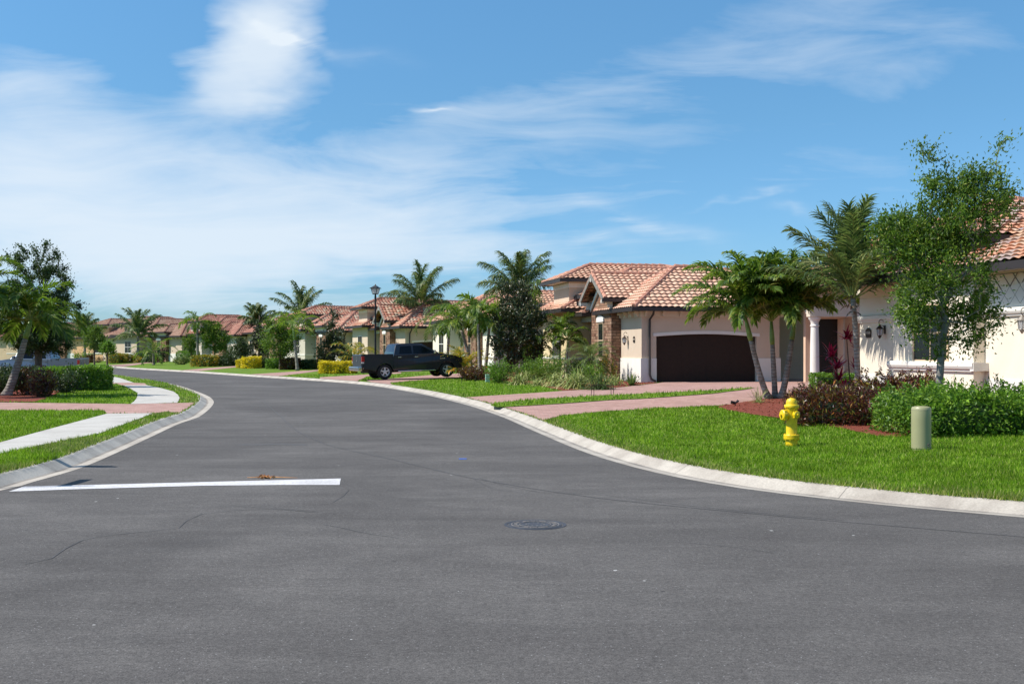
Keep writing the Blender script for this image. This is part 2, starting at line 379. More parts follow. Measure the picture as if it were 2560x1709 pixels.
island_leaf('yellow_leaf', [(0, (0.28, 0.24, 0.01)), (0.3, (0.62, 0.50, 0.012)), (1, (0.88, 0.74, 0.03))], 0.3, (0.9, 0.75, 0.05), 0.45, 0.4, 0.2)
island_leaf('croton_leaf', [(0, (0.020, 0.010, 0.010)), (0.35, (0.065, 0.018, 0.016)), (0.62, (0.15, 0.035, 0.022)), (0.78, (0.07, 0.11, 0.016)), (0.93, (0.26, 0.22, 0.03)), (1, (0.42, 0.12, 0.03))], 0.2, (0.30, 0.10, 0.03), 0.35, 0.6)
island_leaf('magenta_leaf', [(0, (0.08, 0.008, 0.022)), (0.5, (0.30, 0.012, 0.06)), (1, (0.62, 0.03, 0.13))], 0.35, (0.8, 0.03, 0.14), 0.35, 0.5)
island_leaf('palm_leaf', [(0, (0.020, 0.055, 0.007)), (0.5, (0.062, 0.130, 0.013)), (0.82, (0.16, 0.24, 0.026)), (1, (0.38, 0.38, 0.09))], 0.42, (0.26, 0.42, 0.03), 0.48, 0.35)
island_leaf('coconut_leaf', [(0, (0.024, 0.052, 0.020)), (0.5, (0.06, 0.11, 0.035)), (0.85, (0.14, 0.19, 0.055)), (1, (0.36, 0.34, 0.12))], 0.38, (0.28, 0.40, 0.08), 0.48, 0.35)
island_leaf('variegated_leaf', [(0, (0.07, 0.14, 0.02)), (0.4, (0.22, 0.29, 0.06)), (0.8, (0.46, 0.47, 0.15)), (1, (0.60, 0.57, 0.28))], 0.25, (0.45, 0.5, 0.2), 0.45, 0.4, 0.2)
island_leaf('orange_leaf', [(0, (0.04, 0.10, 0.012)), (0.5, (0.16, 0.22, 0.02)), (0.8, (0.45, 0.32, 0.02)), (1, (0.62, 0.22, 0.02))], 0.3, (0.6, 0.5, 0.04), 0.4, 0.5)
plain('bark_grey', (0.20, 0.185, 0.165), 0.9, var=0.35, scale=9, bstr=0.8)
plain('bark_brown', (0.13, 0.095, 0.065), 0.9, var=0.35, scale=9, bstr=0.8)
plain('crownshaft_green', (0.15, 0.24, 0.045), 0.45, var=0.3, scale=5)
plain('frond_stem', (0.20, 0.25, 0.06), 0.5, var=0.25)
def palm_bark():
    m, t = new_mat('palm_bark'); c = obj_co(t); z = t.sep(c)[2]
    w_ = t.math('SINE', t.math('ADD', t.math('MULTIPLY', z, 62.0), t.math('MULTIPLY', t.noise(c, 5, 3), 5.0)))
    n = t.noise(c, 4, 5, 0.7)
    col = t.ramp(n, [(0.3, (0.13, 0.11, 0.095)), (0.52, (0.26, 0.23, 0.20)), (0.75, (0.44, 0.41, 0.37))])
    col = t.mix(t.mapr(w_, 0.55, 1.0, 0, 0.7), col, (0.10, 0.085, 0.07))
    finish(t, col, 0.85, 0, w_, 0.5, 0.01, 0.3); MAT['palm_bark'] = m
palm_bark()
def stucco(name, col):
    m, t = new_mat(name); c = obj_co(t); n = t.noise(c, 0.7, 6, 0.6, 0.4); f = t.noise(c, 60, 3, 0.7)
    cc_ = t.mix(1.0, (*col, 1), t.ramp(n, [(0.3, (0.93, 0.92, 0.90)), (0.7, (1.05,)*3)]), 'MULTIPLY')
    st = t.noise(t.scale(c, (5, 5, 0.6)), 1.0, 4, 0.65)
    cc_ = t.mix(t.mapr(st, 0.62, 0.85, 0, 0.08), cc_, tuple(x * 0.6 for x in col))
    finish(t, cc_, 0.9, 0, f, 0.35, 0.006, 0.2); MAT[name] = m; return m
stucco('stucco_pink', (0.58, 0.465, 0.36)); stucco('stucco_cream', (0.76, 0.68, 0.56)); stucco('stucco_tan', (0.56, 0.42, 0.28))
stucco('stucco_yellow', (0.66, 0.55, 0.33)); stucco('stucco_orange', (0.62, 0.38, 0.21)); stucco('trim_white', (0.72, 0.69, 0.64)); stucco('trim_cream', (0.62, 0.53, 0.43))
stucco('stucco_bounce', (0.66, 0.46, 0.34)); stucco('stucco_grey', (0.50, 0.46, 0.38)); stucco('stucco_greige', (0.55, 0.48, 0.42))  # the portico wall tone has warm bounced light put into its colour
def stone():
    m, t = new_mat('stone_veneer'); c = obj_co(t); x, y, z = t.sep(c)
    v = t.comb(t.math('ADD', x, y), z, 0.0)
    v = t.vmath('ADD', v, t.vmath('MULTIPLY', t.noise(v, 3.0, 3, 0.5, out='Color'), (0.10, 0.06, 0)))
    br = t.n('ShaderNodeTexBrick'); t.put(br.inputs['Vector'], v); br.inputs['Scale'].default_value = 1.0
    br.inputs['Brick Width'].default_value = 0.34; br.inputs['Row Height'].default_value = 0.14; br.inputs['Mortar Size'].default_value = 0.012
    br.inputs['Color1'].default_value = (0, 0, 0, 1); br.inputs['Color2'].default_value = (1, 1, 1, 1); br.inputs['Mortar'].default_value = (0.5, 0.5, 0.5, 1)
    br.inputs['Bias'].default_value = 0.0
    c1 = t.ramp(t.sep(br.outputs[0])[0], [(0, (0.13, 0.065, 0.04)), (0.3, (0.25, 0.14, 0.09)), (0.6, (0.32, 0.20, 0.13)), (0.85, (0.22, 0.10, 0.065)), (1, (0.40, 0.29, 0.20))])
    n = t.noise(c, 5, 5, 0.7); c1 = t.mix(1.0, c1, t.ramp(n, [(0.3, (0.6,)*3), (0.7, (1.35,)*3)]), 'MULTIPLY')
    c1 = t.mix(t.math('MULTIPLY', br.outputs['Fac'], 0.85), c1, (0.06, 0.045, 0.035))
    h = t.math('SUBTRACT', t.math('MULTIPLY', n, 0.5), br.outputs['Fac'])
    finish(t, c1, 0.9, 0, h, 0.9, 0.03, 0.2); MAT['stone_veneer'] = m
stone()
def tiles(name, stops, hl=1.0):
    m, t = new_mat(name)
    a = t.n('ShaderNodeAttribute'); a.attribute_name = 'tuv'
    fl = t.vmath('FLOOR', a.outputs['Vector'])
    wn = t.n('ShaderNodeTexWhiteNoise', noise_dimensions='3D'); t.put(wn.inputs['Vector'], fl)
    c = t.ramp(wn.outputs['Value'], stops)
    p = obj_co(t); n = t.noise(p, 1.1, 5, 0.65); f = t.noise(p, 22, 4, 0.7)
    c = t.mix(1.0, c, t.ramp(n, [(0.3, (0.85,)*3), (0.7, (1.12,)*3)]), 'MULTIPLY')
    c = t.mix(1.0, c, t.ramp(f, [(0.25, (0.8,)*3), (0.75, (1.15,)*3)]), 'MULTIPLY')
    finish(t, c, 0.82, 0, f, 0.3, 0.01, 0.3); MAT[name] = m
tiles('tile_salmon', [(0, (0.52, 0.29, 0.20)), (0.5, (0.62, 0.38, 0.27)), (0.85, (0.68, 0.46, 0.33)), (1, (0.48, 0.28, 0.20))])
tiles('tile_mixed', [(0, (0.40, 0.155, 0.105)), (0.35, (0.48, 0.22, 0.15)), (0.6, (0.56, 0.34, 0.24)), (0.8, (0.56, 0.46, 0.34)), (1, (0.34, 0.12, 0.09))])
tiles('tile_blend', [(0, (0.58, 0.30, 0.18)), (0.35, (0.50, 0.25, 0.17)), (0.6, (0.36, 0.29, 0.27)), (0.8, (0.60, 0.39, 0.25)), (1, (0.32, 0.26, 0.25))])
tiles('tile_red', [(0, (0.32, 0.135, 0.10)), (0.5, (0.42, 0.20, 0.15)), (1, (0.50, 0.30, 0.22))])
tiles('tile_brown', [(0, (0.32, 0.19, 0.135)), (0.5, (0.40, 0.25, 0.18)), (1, (0.47, 0.33, 0.24))])
plain('cap_salmon', (0.46, 0.22, 0.15), 0.85, var=0.25, scale=3); plain('cap_dark', (0.30, 0.14, 0.10), 0.85, var=0.25, scale=3)
plain('gutter_brown', (0.026, 0.017, 0.015), 0.5, 0.0, 0.15, spec=0.6); plain('garage_brown', (0.032, 0.019, 0.014), 0.7, var=0.1, spec=0.2)
plain('garage_wood', (0.16, 0.085, 0.05), 0.55, var=0.25); plain('garage_orange', (0.45, 0.24, 0.12), 0.6, var=0.15)
plain('door_dark', (0.010, 0.010, 0.010), 0.3, spec=0.5); plain('soffit', (0.50, 0.46, 0.40), 0.8)
plain('iron_black', (0.012, 0.012, 0.014), 0.45, 0.3, spec=0.5); plain('iron_bronze', (0.05, 0.032, 0.024), 0.5, 0.4); plain('iron_pewter', (0.30, 0.27, 0.24), 0.5, 0.5)
plain('hydrant_yellow', (0.72, 0.49, 0.006), 0.42, 0, 0.16, 14, 0.35, coat=0.15); plain('plate_grey', (0.4, 0.4, 0.38), 0.6)
plain('pedestal_green', (0.30, 0.29, 0.155), 0.42, 0, 0.05, 3, 0.06); plain('pedestal_dark', (0.06, 0.06, 0.05), 0.6)
plain('box_green', (0.30, 0.46, 0.36), 0.5); plain('cover_iron', (0.062, 0.069, 0.084), 0.85, 0.0, 0.3, 14, spec=0.1); plain('cover_worn', (0.17, 0.155, 0.145), 0.8, 0.0, 0.4, 40)
plain('tar_line', (0.066, 0.062, 0.060), 0.7, 0, 0.3); plain('asphalt_patch', (0.070, 0.066, 0.065), 0.92, 0, 0.2, 12); plain('blue_paint', (0.02, 0.12, 0.55), 0.6); plain('dry_leaf', (0.55, 0.25, 0.08), 0.7, 0, 0.4, 12)
plain('tyre_rubber', (0.012, 0.012, 0.012), 0.85, 0, 0.2); plain('chrome', (0.60, 0.60, 0.62), 0.18, 1.0, 0.04); plain('rim_alloy', (0.62, 0.62, 0.63), 0.35, 0.25, 0.05)
plain('truck_blue', (0.010, 0.014, 0.026), 0.32, 0.2, 0.05, coat=.35); plain('truck_silver', (0.18, 0.21, 0.26), 0.3, 0.5, 0.03, coat=.6)
plain('tail_red', (0.35, 0.008, 0.010), 0.2, 0, 0.1, coat=0.5); plain('lens_clear', (0.6, 0.6, 0.6), 0.15, 0.2, 0.1, coat=0.5)
plain('sign_white', (0.7, 0.7, 0.7), 0.5); plain('sign_green', (0.02, 0.16, 0.07), 0.5); plain('digit_cream', (0.62, 0.55, 0.45), 0.5)
plain('stone_pale', (0.5, 0.48, 0.45), 0.8, var=0.3)
def glass(name, col, rough=0.06, sp=1.0):
    m, t = new_mat(name); c = obj_co(t); n = t.noise(c, 1.5, 3)
    finish(t, t.ramp(n, [(0.3, col), (0.7, tuple(x * 1.5 for x in col))]), rough, 0, None, spec=sp); MAT[name] = m
glass('glass_dark', (0.010, 0.012, 0.014), 0.1, .35); glass('glass_green', (0.03, 0.06, 0.05)); glass('glass_tint', (0.003, 0.004, 0.007), 0.12, .25)
def lampglass():
    m, t = new_mat('lamp_glass'); c = obj_co(t); n = t.noise(c, 20, 3)
    finish(t, t.ramp(n, [(0.3, (0.78, 0.80, 0.84)), (0.7, (0.9, 0.92, 0.95))]), 0.4, 0, trans=(0.8, (0.95, 0.96, 0.98))); MAT['lamp_glass'] = m
lampglass()
# ------------------------------------------------------------------ ground sheets
def clip_half(P, ax, val, keep_gt):
    out = []
    for i in range(len(P)):
        a, b = P[i - 1], P[i]
        ia = (a[ax] >= val) if keep_gt else (a[ax] <= val); ib = (b[ax] >= val) if keep_gt else (b[ax] <= val)
        if ia != ib:
            t = (val - a[ax]) / (b[ax] - a[ax]); q = [a[0] + (b[0] - a[0]) * t, a[1] + (b[1] - a[1]) * t]; q[ax] = val; out.append(q)
        if ib: out.append([b[0], b[1]])
    return out
def sheet(mb, poly, cell, zf, off, mat=0):
    P = [list(map(float, p)) for p in poly]; A = np.array(P)
    area = sum(P[i - 1][0] * P[i][1] - P[i][0] * P[i - 1][1] for i in range(len(P)))
    if area < 0: P = P[::-1]
    x0 = math.floor(A[:, 0].min() / cell) * cell; x1 = A[:, 0].max()
    cells = []
    while x0 < x1:
        S = clip_half(clip_half(P, 0, x0, True), 0, x0 + cell, False)
        if len(S) >= 3:
            ys = [q[1] for q in S]; y0 = math.floor(min(ys) / cell) * cell
            while y0 < max(ys):
                C = clip_half(clip_half(S, 1, y0, True), 1, y0 + cell, False)
                D_ = []
                for q in C:
                    if not D_ or abs(q[0] - D_[-1][0]) + abs(q[1] - D_[-1][1]) > 1e-5: D_.append(q)
                if len(D_) > 2 and abs(D_[0][0] - D_[-1][0]) + abs(D_[0][1] - D_[-1][1]) < 1e-5: D_.pop()
                if len(D_) >= 3:
                    ar = sum(D_[i - 1][0] * D_[i][1] - D_[i][0] * D_[i - 1][1] for i in range(len(D_)))
                    if ar > 1e-5: cells.append(D_)
                y0 += cell
        x0 += cell
    V = np.array([q for c in cells for q in c]); Z = (zf(V) if callable(zf) else np.full(len(V), zf)) + off
    F = []; k = 0
    for c in cells: F.append(tuple(range(k, k + len(c)))); k += len(c)
    mb.add(np.column_stack([V, Z]), F, mat)
def G(x, y):
    z = 0.12
    for _ in range(4):
        p = M(x, y, z); z = gz(*p)
    return p
def GL(x, y): return M(x, y, 0.105)
def inpoly(pts, poly):
    x, y = pts[:, 0], pts[:, 1]; inside = np.zeros(len(pts), bool); n = len(poly)
    for i in range(n):
        x1, y1 = poly[i - 1]; x2, y2 = poly[i]
        if y1 == y2: continue
        c = ((y1 > y) != (y2 > y)) & (x < (x2 - x1) * (y - y1) / (y2 - y1) + x1); inside ^= c
    return inside
g = MB(); g.add([(-2500, -2500, -.3), (2500, -2500, -.3), (2500, 2500, -.3), (-2500, 2500, -.3)], [(0, 1, 2, 3)])
tag(g.build('ground', MAT['lawn_soil']), kind='structure')
KRs = np.vstack([[(80, 5.6), (40, 6.6), (20, 7.7)], KRs]); KRo = offset(KRs, KW, 1)
KLs = np.vstack([[(-90, 6.0), (-50, 8.0)], KLs]); KLo = offset(KLs, KW, -1)
road = MB()
sheet(road, [tuple(p) for p in KRs] + [tuple(p) for p in KLs[::-1]] + [(-90, -14), (80, -14)], 8, 0.0, 0.0)
# tar seam and fine cracks in the surface
def ribbon(mb, pts, wd, z, mat=0, jitter=0.0):
    P = np.array(pts, float)
    if jitter: P = P + RNG.normal(0, jitter, P.shape)
    T = np.gradient(P, axis=0); T /= np.linalg.norm(T, axis=1)[:, None]; N = np.stack([T[:, 1], -T[:, 0]], 1)
    w_ = (np.full(len(P), wd) * (0.6 + 0.8 * RNG.random(len(P))) if jitter else np.full(len(P), wd))[:, None]
    A, B = P - N * w_ / 2, P + N * w_ / 2
    V = np.column_stack([np.vstack([A, B]), np.full(2 * len(P), z)]); n = len(P)
    mb.add(V, [(i, i + n, i + n + 1, i + 1) for i in range(n - 1)], mat)
seam = smooth([M(*p) for p in [(585, 972), (640, 992), (690, 1030), (745, 1078), (830, 1115), (980, 1148), (1180, 1195), (1500, 1245), (1900, 1285), (2300, 1320), (2900, 1370)]], 24)
ribbon(road, seam, 0.018, 0.003, 1, 0.005)
for pts, wd in [([(0, 1300), (200, 1290), (330, 1290), (500, 1265), (700, 1270), (800, 1278)], .012), ([(60, 1410), (130, 1395), (200, 1350), (300, 1335), (440, 1320), (500, 1285), (680, 1272), (780, 1280)], .018),
                ([(810, 1310), (900, 1330), (1000, 1345)], .012), ([(1200, 1195), (1340, 1230), (1500, 1235), (1700, 1262), (2100, 1300)], .016),
                ([(855, 1200), (870, 1225), (830, 1255)], .012), ([(1180, 1195), (1230, 1220), (1300, 1232)], .014), ([(1600, 1350), (1800, 1362), (1950, 1385)], .010)]:
    ribbon(road, smooth([M(*p) for p in pts], 30), wd * .6, 0.0035, 1, 0.012)
for (x0, x1, y, wd) in ((598, 768, 1110.5, .30),):
    q = [M(x0 + (x1 - x0) * k / 24, y + .8 * math.sin(k * .35)) for k in range(25)]; ribbon(road, q, wd, 0.002, 2)
tag(road.build('road', [MAT['asphalt'], MAT['tar_line'], MAT['asphalt_patch']]), kind='structure')
def kerb(name, P, side, mats):
    prof = [(0, 0.002), (0.17, -0.008), (0.205, -0.014), (0.24, -0.006), (0.34, 0.050), (0.41, 0.090), (0.46, 0.104), (0.53, 0.104), (0.54, -0.1)]
    rows = [np.column_stack([offset(P, o_, side), np.full(len(P), z)]) for o_, z in prof]
    mb = MB(); n = len(P); V = np.vstack(rows)
    for k in range(len(prof) - 1):
        m_ = 0 if k == 0 else (2 if k in (1, 2) else 1)
        F = np.array([(k * n + i, k * n + i + 1, (k + 1) * n + i + 1, (k + 1) * n + i) for i in range(n - 1)])
        if side < 0: F = F[:, ::-1]
        if k == 0: mb.add(V, F, m_)
        else: mb.f.append((F, m_))
    # joints every three metres
    s_ = np.concatenate([[0], np.cumsum(np.linalg.norm(np.diff(P, axis=0), axis=1))])
    for q in np.arange(1.2, s_[-1], 3.05):
        i = np.searchsorted(s_, q) - 1
        if not (0 < i < n - 2) or np.linalg.norm(P[i]) > 60: continue
        t = (q - s_[i]) / (s_[i + 1] - s_[i]); u = (P[i + 1] - P[i]) / np.linalg.norm(P[i + 1] - P[i]) * 0.0045
        A = [r[i] * (1 - t) + r[i + 1] * t for r in rows[:7]]
        VV = [(a[0] - u[0], a[1] - u[1], a[2] + .003) for a in A] + [(a[0] + u[0], a[1] + u[1], a[2] + .003) for a in A]
        mb.add(VV, [(j, j + 7, j + 8, j + 1) if side > 0 else (j, j + 1, j + 8, j + 7) for j in range(6)], 2)
    return tag(mb.build(name, mats), kind='structure')
kerb('kerb', KRs, 1, [MAT['concrete_kerb'], MAT['concrete_kerb'], MAT['gutter_dirt'], MAT['gutter_dirt']])
kerb('kerb', KLs, -1, [MAT['concrete_kerb'], MAT['concrete_kerb_stained'], MAT['gutter_dirt'], MAT['gutter_dirt']])
LAWN_R = [tuple(p) for p in offset(KRs, 0.50, 1)] + [(-150, 300), (220, 300), (220, 5)]
LAWN_L = [tuple(p) for p in offset(KLs, 0.50, -1)] + [(-220, 200), (-220, 4)]
a = MB(); sheet(a, LAWN_R, 2.0, gzv, 0.0); tag(a.build('lawn', MAT['lawn_soil']), kind='structure')
a = MB(); sheet(a, LAWN_L, 4.0, 0.105, 0.0); tag(a.build('lawn', MAT['lawn_soil']), kind='structure')
near = [tuple(p) for p in offset(KRs, 0.50, 1)]
def kerb_run(P, p0, p1):
    """stretch of a kerb-side line between the points nearest p0 and p1"""
    i = int(np.argmin(np.linalg.norm(P - p0, axis=1))); j = int(np.argmin(np.linalg.norm(P - p1, axis=1)))
    return [tuple(q) for q in (P[i:j + 1] if i <= j else P[j:i + 1][::-1])]
KR7, KL7 = offset(KRs, 0.50, 1), offset(KLs, 0.50, -1)
DRIVE = kerb_run(KR7, G(1337, 1053), G(1115, 992)) + [G(*p) for p in [(1229, 989), (1414, 977), (1536, 970), (1643, 958), (1700, 950), (1896, 950), (1905, 946), (2020, 940), (2080, 936), (2100, 962), (2040, 966), (1960, 990), (1900, 1003), (1800, 1014), (1527, 1027), (1408, 1038)]]
MEDIAN = [G(*p) for p in [(1226, 1016), (1240, 1008.5), (1300, 1003), (1378, 997), (1527, 989), (1676, 982), (1780, 977), (1890, 969.5), (1860, 975), (1780, 985), (1700, 991), (1601, 998), (1527, 1001), (1378, 1012), (1300, 1016.5), (1244, 1019.5)]]
D2 = [kerb_run(KR7, G(893, 963), G(848, 957)) + [G(*p) for p in [(915, 951), (980, 946), (1080, 937), (1180, 932), (1260, 930), (1260, 938), (1180, 941), (1100, 946), (975, 956.5)]],
      kerb_run(KR7, G(782, 954), G(721, 947.5)) + [G(*p) for p in [(800, 943), (917, 936), (1000, 930), (1005, 933), (917, 941)]],
      kerb_run(KR7, G(640, 941), G(592, 936)) + [G(*p) for p in [(700, 931), (794, 924), (850, 920), (852, 923), (794, 927.5)]],
      kerb_run(KR7, G(451, 928), G(400, 925)) + [G(*p) for p in [(515, 920), (585, 915), (640, 912), (640, 914), (592, 917.5)]],
      kerb_run(KR7, G(262, 917.5), G(222, 915.3)) + [G(*p) for p in [(260, 913), (348, 907), (400, 904), (400, 905.5), (359, 908.5)]]]
MULCH_A = [G(*p) for p in [(1790, 1018), (1850, 1007), (1905, 999), (1965, 986), (2040, 963), (2150, 955), (2300, 950), (2700, 960), (2760, 1082), (2560, 1082), (2290, 1088), (2245, 1094), (2190, 1091), (2120, 1076), (2040, 1059), (1960, 1048), (1880, 1037), (1820, 1026)]]
MULCH_B = [G(*p) for p in [(1405, 977), (1470, 973.5), (1536, 969.5), (1643, 957.5), (1600, 945), (1530, 938), (1300, 930), (1180, 934), (1150, 944), (1200, 950), (1260, 953), (1330, 960), (1375, 970)]]
BRICK_L = kerb_run(KL7, GL(466, 1032), GL(491, 1008)) + [GL(*p) for p in [(444, 1007.5), (326, 1010), (0, 1006), (-300, 1006), (-300, 1025), (0, 1025.4), (258, 1026), (268, 1034), (383, 1033), (421, 1029)]]
WALK = [[GL(*p) for p in [(-420, 1180), (-150, 1148), (0, 1107), (150, 1066), (268, 1034.5), (383, 1033.5), (352, 1046), (250, 1084), (120, 1110), (0, 1135), (-150, 1170), (-420, 1225)]],
        [GL(*p) for p in [(326, 1010.5), (336, 1003), (342, 995), (344, 988), (343, 982), (326, 972), (305, 963), (367, 963), (405, 971), (434, 979), (446, 988), (449, 995), (444, 1007)]],
        [GL(*p) for p in [(272, 957), (262, 951), (250, 945), (238, 941), (225, 938), (280, 941), (300, 945), (335, 957)]]]
BRICK_L2 = [GL(*p) for p in [(305, 963), (272, 957), (335, 957), (362, 958), (367, 963)]]
a = MB(); sheet(a, DRIVE, 2.0, gzv, 0.012); tag(a.build('driveway', MAT['brick_paver']), kind='structure')
a = MB(); sheet(a, MEDIAN, 2.0, gzv, 0.030); tag(a.build('lawn', MAT['lawn_soil']), kind='structure')
for q in D2:
    a = MB(); sheet(a, q, 2.0, gzv, 0.012); tag(a.build('driveway', MAT['brick_paver']), kind='structure')
for q in (BRICK_L, BRICK_L2):
    a = MB(); sheet(a, q, 4.0, 0.105, 0.010); tag(a.build('driveway', MAT['brick_paver']), kind='structure')
for q in WALK:
    a = MB(); sheet(a, q, 4.0, 0.105, 0.014); tag(a.build('pavement', MAT['concrete_walk']), kind='structure')
for q in (MULCH_A, MULCH_B):
    a = MB(); sheet(a, q, 2.0, gzv, 0.022); tag(a.build('mulch_bed', MAT['red_mulch']), kind='structure')
MULCH_C = [GL(*p) for p in [(-200, 1005.5), (87, 1005), (118, 996), (160, 975), (240, 962), (242, 930), (-200, 930)]]
a = MB(); sheet(a, MULCH_C, 4.0, 0.105, 0.020); tag(a.build('mulch_bed', MAT['red_mulch']), kind='structure')
# bark chips lying on the beds
def chips(poly, n, zf, zo):
    A = np.array(poly); P = np.column_stack([RNG.uniform(A[:, 0].min(), A[:, 0].max(), n), RNG.uniform(A[:, 1].min(), A[:, 1].max(), n)]); P = P[inpoly(P, poly)]
    Z = zf(P) + zo + RNG.random(len(P)) * .02; an = RNG.random(len(P)) * 6.28; L = RNG.uniform(.02, .06, len(P)); W_ = RNG.uniform(.006, .014, len(P))
    u = np.stack([np.cos(an), np.sin(an), RNG.normal(0, .3, len(P))], 1); v = np.stack([-np.sin(an), np.cos(an), RNG.normal(0, .4, len(P))], 1)
    C = np.column_stack([P, Z]); return np.stack([C - u * L[:, None], C - v * W_[:, None], C + u * L[:, None], C + v * W_[:, None]], 1).reshape(-1, 3), len(P)
mb = MB()
for poly, n, zf, zo in ((MULCH_A, 26000, gzv, .03), (MULCH_B, 14000, gzv, .03), (MULCH_C, 6000, lambda p: np.full(len(p), .105), .03)):
    V, k = chips(poly, n, zf, zo); mb.add(V, np.arange(4 * k).reshape(-1, 4))
tag(mb.build('mulch_chips', MAT['red_mulch']), 'red bark chips covering the planting beds', 'mulch', kind='stuff')
a = MB(); q = [M(*p) for p in [(22, 1228.5), (215, 1222), (500, 1214), (700, 1212.0), (849, 1212), (852, 1196), (500, 1205), (60, 1216)]]
a.add([(x, y, .004) for x, y in q], [tuple(range(8))]); tag(a.build('stop_line', MAT['line_paint']), kind='structure')
a = MB(); c = M(1157, 1147); a.box(c[0] - .06, c[1] - .05, .0035, c[0] + .06, c[1] + .05, .006); tag(a.build('paint_mark', MAT['blue_paint']), kind='structure')
# ------------------------------------------------------------------ grass
def grass(name, n, box, allow, deny, zf, hmin, hmax, seed, dryfn):
    r = np.random.default_rng(seed); X = r.uniform(box[0], box[2], n); Y = r.uniform(box[1], box[3], n)
    D_ = (EYE - .16) * FPX / (Y - HOR); P = np.column_stack([(X - 1280) * D_ / FPX, D_])
    k = np.zeros(n, bool)
    for q in allow: k |= inpoly(P, q)
    for q in deny: k &= ~inpoly(P, q)
    P = P[k]; D_ = D_[k]; n = len(P); Z = zf(P); h = r.uniform(hmin * .7, hmax * 1.25, n) * (0.75 + 0.5 * np.abs(np.sin(P[:, 0] * 2.1) * np.cos(P[:, 1] * 1.3)))
    wd = 0.0052 * np.maximum(1, D_ / 13) * r.uniform(.6, 1.4, n) ; an = r.random(n) * 6.283; la = r.random(n) * 6.283; ll = h * r.uniform(.1, .8, n)
    sx = np.cos(an) * wd; sy = np.sin(an) * wd
    A = np.column_stack([P[:, 0] - sx, P[:, 1] - sy, Z]); B = np.column_stack([P[:, 0] + sx, P[:, 1] + sy, Z]); T = np.column_stack([P[:, 0] + np.cos(la) * ll, P[:, 1] + np.sin(la) * ll, Z + h])
    dry = dryfn(P, r); V = np.stack([A, B, T], 1); mb = MB()
    for m_ in (0, 1):
        q = V[dry == bool(m_)]
        if len(q): mb.add(q.reshape(-1, 3), np.arange(3 * len(q)).reshape(-1, 3), m_)
    return mb.build(name, [MAT['grass_blade'], MAT['grass_blade_dry']])
EDGE_R = [tuple(p) for p in offset(KRs, 0.43, 1)] + [(-150, 300), (220, 300), (220, 5)]
EDGE_L = [tuple(p) for p in offset(KLs, 0.43, -1)] + [(-220, 200), (-220, 4)]
DENY_R = [DRIVE, MULCH_A, MULCH_B] + D2
def dry_r(P, r):
    d_ = dist_poly(P, KRo[::2]); return r.random(len(P)) < np.clip(0.75 - d_ * 1.1, 0.05, 1)
def dry_l(P, r):
    d_ = dist_poly(P, KLo[::2]); s_ = 0.35 + .5 * np.sin(P[:, 0] * 1.7 + np.sin(P[:, 1] * 1.1) * 2); return r.random(len(P)) < np.clip((s_ + .15) * (1.5 - d_ * .7), 0.06, .85)
o = grass('grass', 480000, (1150, 985, 3400, 1340), [EDGE_R], DENY_R, gzv, .038, .060, 1, dry_r); tag(o, 'thick green lawn grass round the yellow hydrant', 'grass', kind='stuff')
o = grass('grass', 90000, (560, 934, 1900, 1022), [LAWN_R], DENY_R, gzv, .04, .065, 2, dry_r); tag(o, 'mown lawn grass before the tiled roof houses', 'grass', kind='stuff')
o = grass('grass', 16000, (1180, 965, 1910, 1024), [MEDIAN], [], lambda p: gzv(p) + .03, .05, .085, 3, lambda P, r: r.random(len(P)) < .1); tag(o, 'narrow strip of grass between two brick driveways', 'grass', kind='stuff')
DENY_L = [BRICK_L, BRICK_L2, MULCH_C] + WALK
o = grass('grass', 250000, (-700, 935, 500, 1250), [EDGE_L], DENY_L, lambda p: np.full(len(p), .105), .038, .065, 4, dry_l); tag(o, 'bright grass verges along the curving white pavement', 'grass', kind='stuff')
# ------------------------------------------------------------------ plants
def unit(v): return v / np.maximum(np.linalg.norm(v, axis=-1, keepdims=True), 1e-9)
def leaves(mb, C, size, aspect=0.45, mat=0, r=RNG, updir=0.3, outc=None, jit=0.35, fold=True):
    """leaf blades at the points C"""
    n = len(C)
    if n == 0: return
    d = r.normal(0, 1, (n, 3)); d[:, 2] += updir
    if outc is not None: d += unit(C - outc) * 1.1
    d = unit(d); q = r.normal(0, 1, (n, 3)); q[:, 2] += 0.6; s_ = unit(np.cross(d, q))
    L = (size * r.uniform(1 - jit, 1 + jit, n))[:, None]; W_ = L * aspect
    nn = np.cross(s_, d)
    A = C - d * L * .5; T = C + d * L * .5 - nn * L * .12; B1 = C - s_ * W_ * .5 + nn * W_ * .12; B2 = C + s_ * W_ * .5 + nn * W_ * .12
    V = np.stack([A, B2, T, B1], 1).reshape(-1, 3)
    i = np.arange(n)[:, None] * 4
    mb.add(V, np.vstack([i + np.array([0, 1, 2]), i + np.array([0, 2, 3])]), mat)
